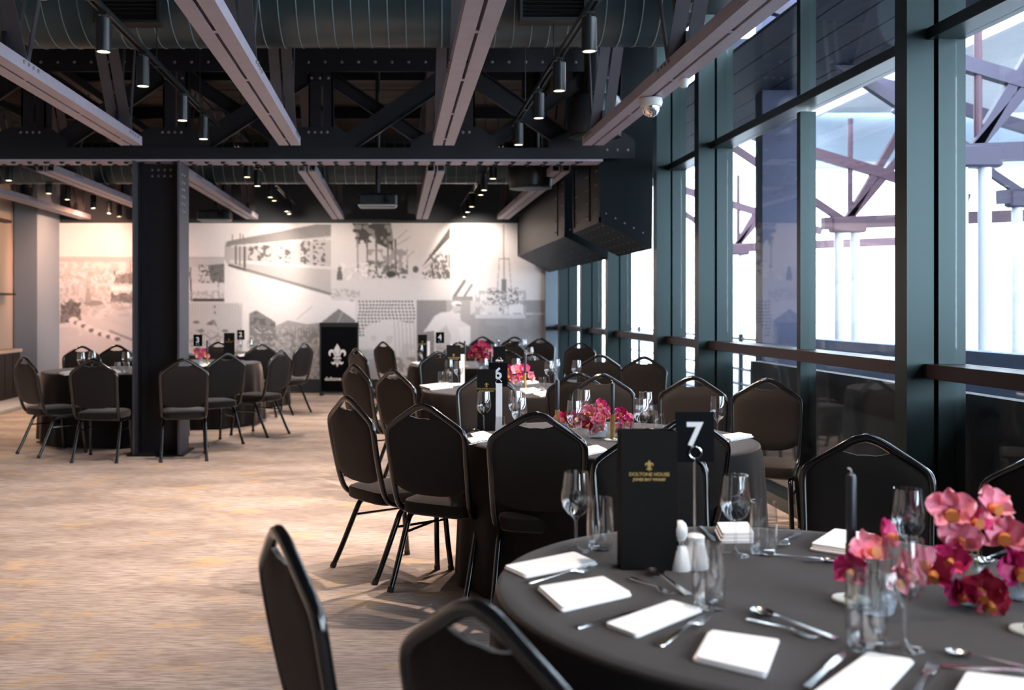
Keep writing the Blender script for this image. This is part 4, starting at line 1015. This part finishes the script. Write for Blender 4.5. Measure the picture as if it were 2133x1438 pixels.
orchids('ribbed ball vase with pink and magenta orchids, the largest in the picture', v1.x, v1.y, [(-.055, .0, .215, PK, 1.25), (.035, .01, .225, PK, 1.15), (-.04, -.01, .155, PK, 1.1), (-.10, -.02, .085, MG, 1.1), (-.02, -.05, .055, CR, 1.25), (-.07, -.03, .115, MG, 1.0), (.012, .03, .185, MG, 1.0), (-.055, -.045, .045, MG, .9), (-.005, -.06, .03, CR, 1.0)], f7, .045, .085)
v2 = on_table(1838, 1290, .07)
orchids('small ribbed ball vase with coral orchids behind the wine glass and tumbler', v2.x, v2.y + .03, [(.005, .05, .125, PK, 1.15), (.06, .0, .10, PK, 1.1), (-.035, .03, .09, MG, 1.0), (.085, -.01, .12, PK, 1.05), (.03, -.02, .085, PK, .9), (.05, .06, .16, MG, .95)], f7, .043, .08)
v3 = on_table(2122, 1250, .07)
orchids('ball vase of magenta orchids cut off by the frame edge', v3.x, v3.y, [(-.04, -.01, .155, PK, 1.2), (-.005, -.02, .12, MG, 1.2), (.03, 0, .15, PK, 1.1), (-.03, -.04, .085, MG, 1.15), (.02, -.04, .07, PK, 1.0)], f7, .045, .085)

# ---------------------------------------------------------------- table six
n6, w6, u6 = 'white napkins on table six', 'wine glasses on table six', 'tumblers on table six'
napkin([(953, 917), (1008, 909), (1024, 918), (960, 926)], 'white napkin at the outer rim of table six, nearer one of two', n6)
napkin([(952, 906), (980, 900), (1000, 909), (958, 914)], 'white napkin at the outer rim of table six, further one of two', n6)
napkin([(1200, 938), (1246, 930), (1268, 941), (1218, 952)], 'white napkin between two chair backs at the near rim of table six', n6)
napkin([(1500, 914), (1548, 907), (1576, 912), (1528, 921)], 'white napkin alone at the window end of table six', n6, .016)
napkin([(1310, 902), (1360, 896), (1378, 905), (1326, 911)], 'white napkin behind the small tumbler on table six', n6)
napkin([(1120, 905), (1160, 900), (1178, 910), (1132, 915)], 'white napkin seen through the grip slot of the near chair', n6)
glass('w', 951, 897, 'wine glass left of the number six menu', w6); glass('w', 1074, 897, 'taller standing wine glass of a pair right of the number six sign', w6); glass('w', 1082, 918, 'shorter looking wine glass of a pair right of the number six sign', w6)
glass('w', 1216, 895, 'wine glass behind the orchids of table six', w6); glass('w', 1197, 928, 'wine glass in front of the orchids of table six', w6)
glass('w', 1345, 902, 'wine glass behind its twin right of the candle on table six', w6); glass('w', 1337, 922, 'wine glass before its twin right of the candle on table six', w6); glass('w', 1495, 914, 'wine glass half covered by the number seven sign', w6)
glass('t', 963, 892, 'tumbler beside the wine glass left of the number six menu', u6); glass('t', 1042, 912, 'small tumbler at the foot of the number six sign', u6, .75); glass('t', 1080, 885, 'tumbler behind the pair of wine glasses on table six', u6, .8)
glass('t', 1374, 908, 'tumbler right of the twin wine glasses on table six', u6, .8); glass('t', 1308, 925, 'tumbler beside the brass candle holder on table six', u6, .75); glass('t', 1242, 880, 'tumbler behind the orchids of table six', u6, .8)
menu_card(1000, 897, 'slim black menu card with white insert beside the number six sign', -.05, white=True, wd=.10, h=.335)
number_sign(1038, 893, '6', 'black number six sign on a slim silver stand', h=.37)
shaker(1024, 893, 'white salt shaker at the foot of the number six menu', .075, .03)
c6 = 'dark taper candles on table six'
candle(1276, 918, 'dark taper candle right of the orchids on table six', c6); candle(1161, 906, 'dark taper candle left of the orchids on table six', c6)
for a in [('spoon', (1015, 905), (988, 897), 'spoon with bright bowl before the number six menu'), ('fork', (978, 928), (1024, 919), 'fork along the near napkin of table six'), ('knife', (1232, 926), (1262, 936), 'knife beside the napkin between the chair backs'), ('knife', (1405, 905), (1440, 913), 'knife on the window side of table six')]: cutlery(*a, group='cutlery on table six')
f6 = 'orchid vases on table six'
v = on_table(1243, 912, .07); orchids('glass ball vase with pink orchids in the middle of table six', v.x, v.y, [(-.035, 0, .13, PK, 1.1), (.02, .0, .115, PK, 1.1), (-.09, .02, .10, MG, 1.2), (.06, .01, .125, MG, .9), (-.01, -.035, .06, PK, 1.1), (.0, -.02, .09, PK, 1.0), (.02, .02, .17, MG, .8), (.09, .0, .11, PK, .7), (-.05, -.03, .07, CR, .8)], f6, .06, .095)
v = on_table(1296, 912, .07); orchids('glass ball vase with magenta orchids behind the table six candle', v.x, v.y, [(-.01, 0, .125, MG, .9), (.012, -.01, .08, MG, 1.0), (.025, .0, .10, PK, .8), (-.02, -.02, .05, PK, .9)], f6, .045, .08)
v = on_table(1172, 905, .07); orchids('glass ball vase with crimson orchids left of the table six wine glass', v.x, v.y, [(.0, 0, .085, MG, 1.0), (.03, -.01, .06, CR, .9), (-.03, -.01, .07, PK, .9)], f6, .045, .08)

# ---------------------------------------------------------------- the tables further back
n5, w5, u5 = 'white napkins on the tables further back', 'wine glasses on the tables further back', 'tumblers on the tables further back'
for q, l in [([(858, 806), (900, 801), (928, 808), (880, 813)], 'white napkin at the outer rim of the third table, nearer one'), ([(856, 798), (890, 794), (905, 799), (868, 803)], 'white napkin at the outer rim of the third table, further one'),
             ([(1082, 815), (1112, 811), (1126, 817), (1094, 822)], 'white napkin at the near rim of the third table by the candle'), ([(1110, 823), (1146, 817), (1160, 822), (1126, 828)], 'white napkin at the near rim of the third table behind the black chair'),
             ([(1090, 795), (1118, 792), (1130, 796), (1100, 799)], 'white napkin by the pair of glasses on the third table'), ([(1020, 820), (1048, 816), (1062, 822), (1030, 827)], 'white napkin of the third table behind the number six sign'),
             ([(848, 757), (880, 753), (896, 757), (862, 761)], 'white napkin at the outer rim of the fourth table'), ([(1080, 757), (1104, 754), (1116, 757), (1090, 761)], 'white napkin at the window side of the fourth table'),
             ([(112, 780), (140, 776), (152, 780), (124, 784)], 'white napkin at the outer rim of the table beyond the column'), ([(408, 768), (436, 764), (446, 768), (416, 773)], 'white napkin on the table right of the column, first one'),
             ([(412, 761), (434, 758), (444, 761), (420, 765)], 'white napkin on the table right of the column, further one'), ([(214, 776), (240, 772), (252, 776), (226, 780)], 'white napkin on the table beyond the column, by the chair seen from behind'), ([(506, 745), (524, 743), (532, 745), (512, 748)], 'white napkin on the table nearest the lily banner')]:
    napkin(q, l, n5, .016)
for px, py, l in [(885, 799, 'wine glass at the outer rim of the third table'), (955, 806, 'wine glass behind the number six menu, on the third table'), (1144, 806, 'wine glass of the third table, front one of the pair by the brown chair'), (1168, 799, 'wine glass of the third table, back one of the pair by the brown chair'),
                  (975, 792, 'wine glass beside the white insert on the third table'), (1258, 800, 'wine glass before the half hidden brown chair'), (1075, 792, 'wine glass behind the third table orchids'),
                  (868, 757, 'wine glass left of the brown menu on the fourth table'), (922, 752, 'wine glass right of the brown menu on the fourth table'), (936, 758, 'wine glass near the white insert on the fourth table'), (1131, 764, 'wine glass of the fourth table before the furthest brown chairs'), (1042, 752, 'wine glass behind the red flowers on the fourth table'),
                  (1098, 740, 'left wine glass of the bright pair on the table nearest the mural'), (1110, 741, 'right wine glass of the bright pair on the table nearest the mural'), (1036, 741, 'wine glass on the table nearest the mural, above the red flowers'),
                  (153, 782, 'wine glass left of the chair seen from behind beyond the column'), (192, 777, 'wine glass over the crown of the chair seen from behind'), (262, 778, 'wine glass beside the column, bar side table'), (278, 775, 'wine glass touching the column outline, bar side table'),
                  (442, 767, 'wine glass before the dark chair right of the column'), (408, 770, 'wine glass next to the column under the number three sign'), (535, 743, 'wine glass above the blue chair near the banner'), (498, 741, 'wine glass under the number two sign')]:
    glass('w', px, py, l, w5)
for px, py, l in [(893, 803, 'tumbler at the outer rim of the third table'), (935, 806, 'tumbler before the black chair on the third table'), (1130, 818, 'tumbler at the near rim of the third table'), (1084, 800, 'tumbler behind the third table candle'), (875, 761, 'tumbler beside the brown menu of the fourth table'),
                  (248, 784, 'tumbler between chair and column beyond the column'), (272, 782, 'tumbler at the column edge, bar side table'), (452, 770, 'tumbler right of the column beside a wine glass'), (1112, 762, 'tumbler at the window side of the fourth table')]:
    glass('t', px, py, l, u5, .85)
menu_card(945, 802, 'black menu card with white insert on the third table', .0, white=True, wd=.12)
menu_card(880, 757, 'brownish black menu card with white insert on the fourth table', 0, white=True, wd=.11)
menu_card(394, 768, 'black menu card beside the number three sign, right of the column', .1, wd=.14); menu_card(517, 746, 'black menu card beside the number two sign', 0, wd=.13)
number_sign(1040, 806, '', 'black sign with small white lettering above the number six sign', h=.345, back_text=True)
number_sign(899, 753, '4', 'black number four sign on the fourth table', h=.37); number_sign(411, 764, '3', 'black number three sign beside the column', h=.36); number_sign(503, 742, '2', 'teal lit number two sign near the banner', h=.36)
cf = 'dark taper candles on the tables further back'
for px, py, l in [(1094, 811, 'dark taper candle right of the third table orchids'), (1022, 803, 'dark taper candle behind the number six sign'), (1040, 765, 'dark taper candle right of the red flowers'), (968, 764, 'dark taper candle left of the red flowers'), (433, 762, 'dark taper candle right of the column')]: candle(px, py, l, cf)
f5 = 'orchid vases on the tables further back'
v = on_table(1076, 806, .07); orchids('ball vase with pink and purple orchids on the third table', v.x, v.y, [(-.07, 0, .15, MG, 1.2), (.0, 0, .14, PK, 1.3), (.06, 0, .155, MG, 1.2), (-.06, -.02, .09, PK, 1.3), (.03, -.02, .09, MG, 1.2), (.11, 0, .085, PK, 1.2), (-.01, -.03, .06, PK, 1.0)], f5, .055, .09)
v = on_table(1005, 768, .07); orchids('white based vase with red orchids on the fourth table', v.x, v.y, [(-.06, 0, .21, MG, 1.5), (.03, 0, .22, MG, 1.5), (.0, -.01, .26, MG, 1.3), (-.10, -.01, .15, MG, 1.4), (.09, 0, .17, PK, 1.4), (-.02, -.03, .14, CR, 1.5), (.05, -.03, .13, MG, 1.4), (.0, -.03, .09, MG, 1.2)], f5, .06, .10)
v = on_table(417, 764, .07); orchids('small vase with pink orchids right of the column', v.x, v.y, [(-.03, 0, .16, PK, 1.3), (.04, 0, .15, MG, 1.3), (.0, -.02, .11, PK, 1.2), (.07, 0, .11, PK, 1.0)], f5, .05, .085)
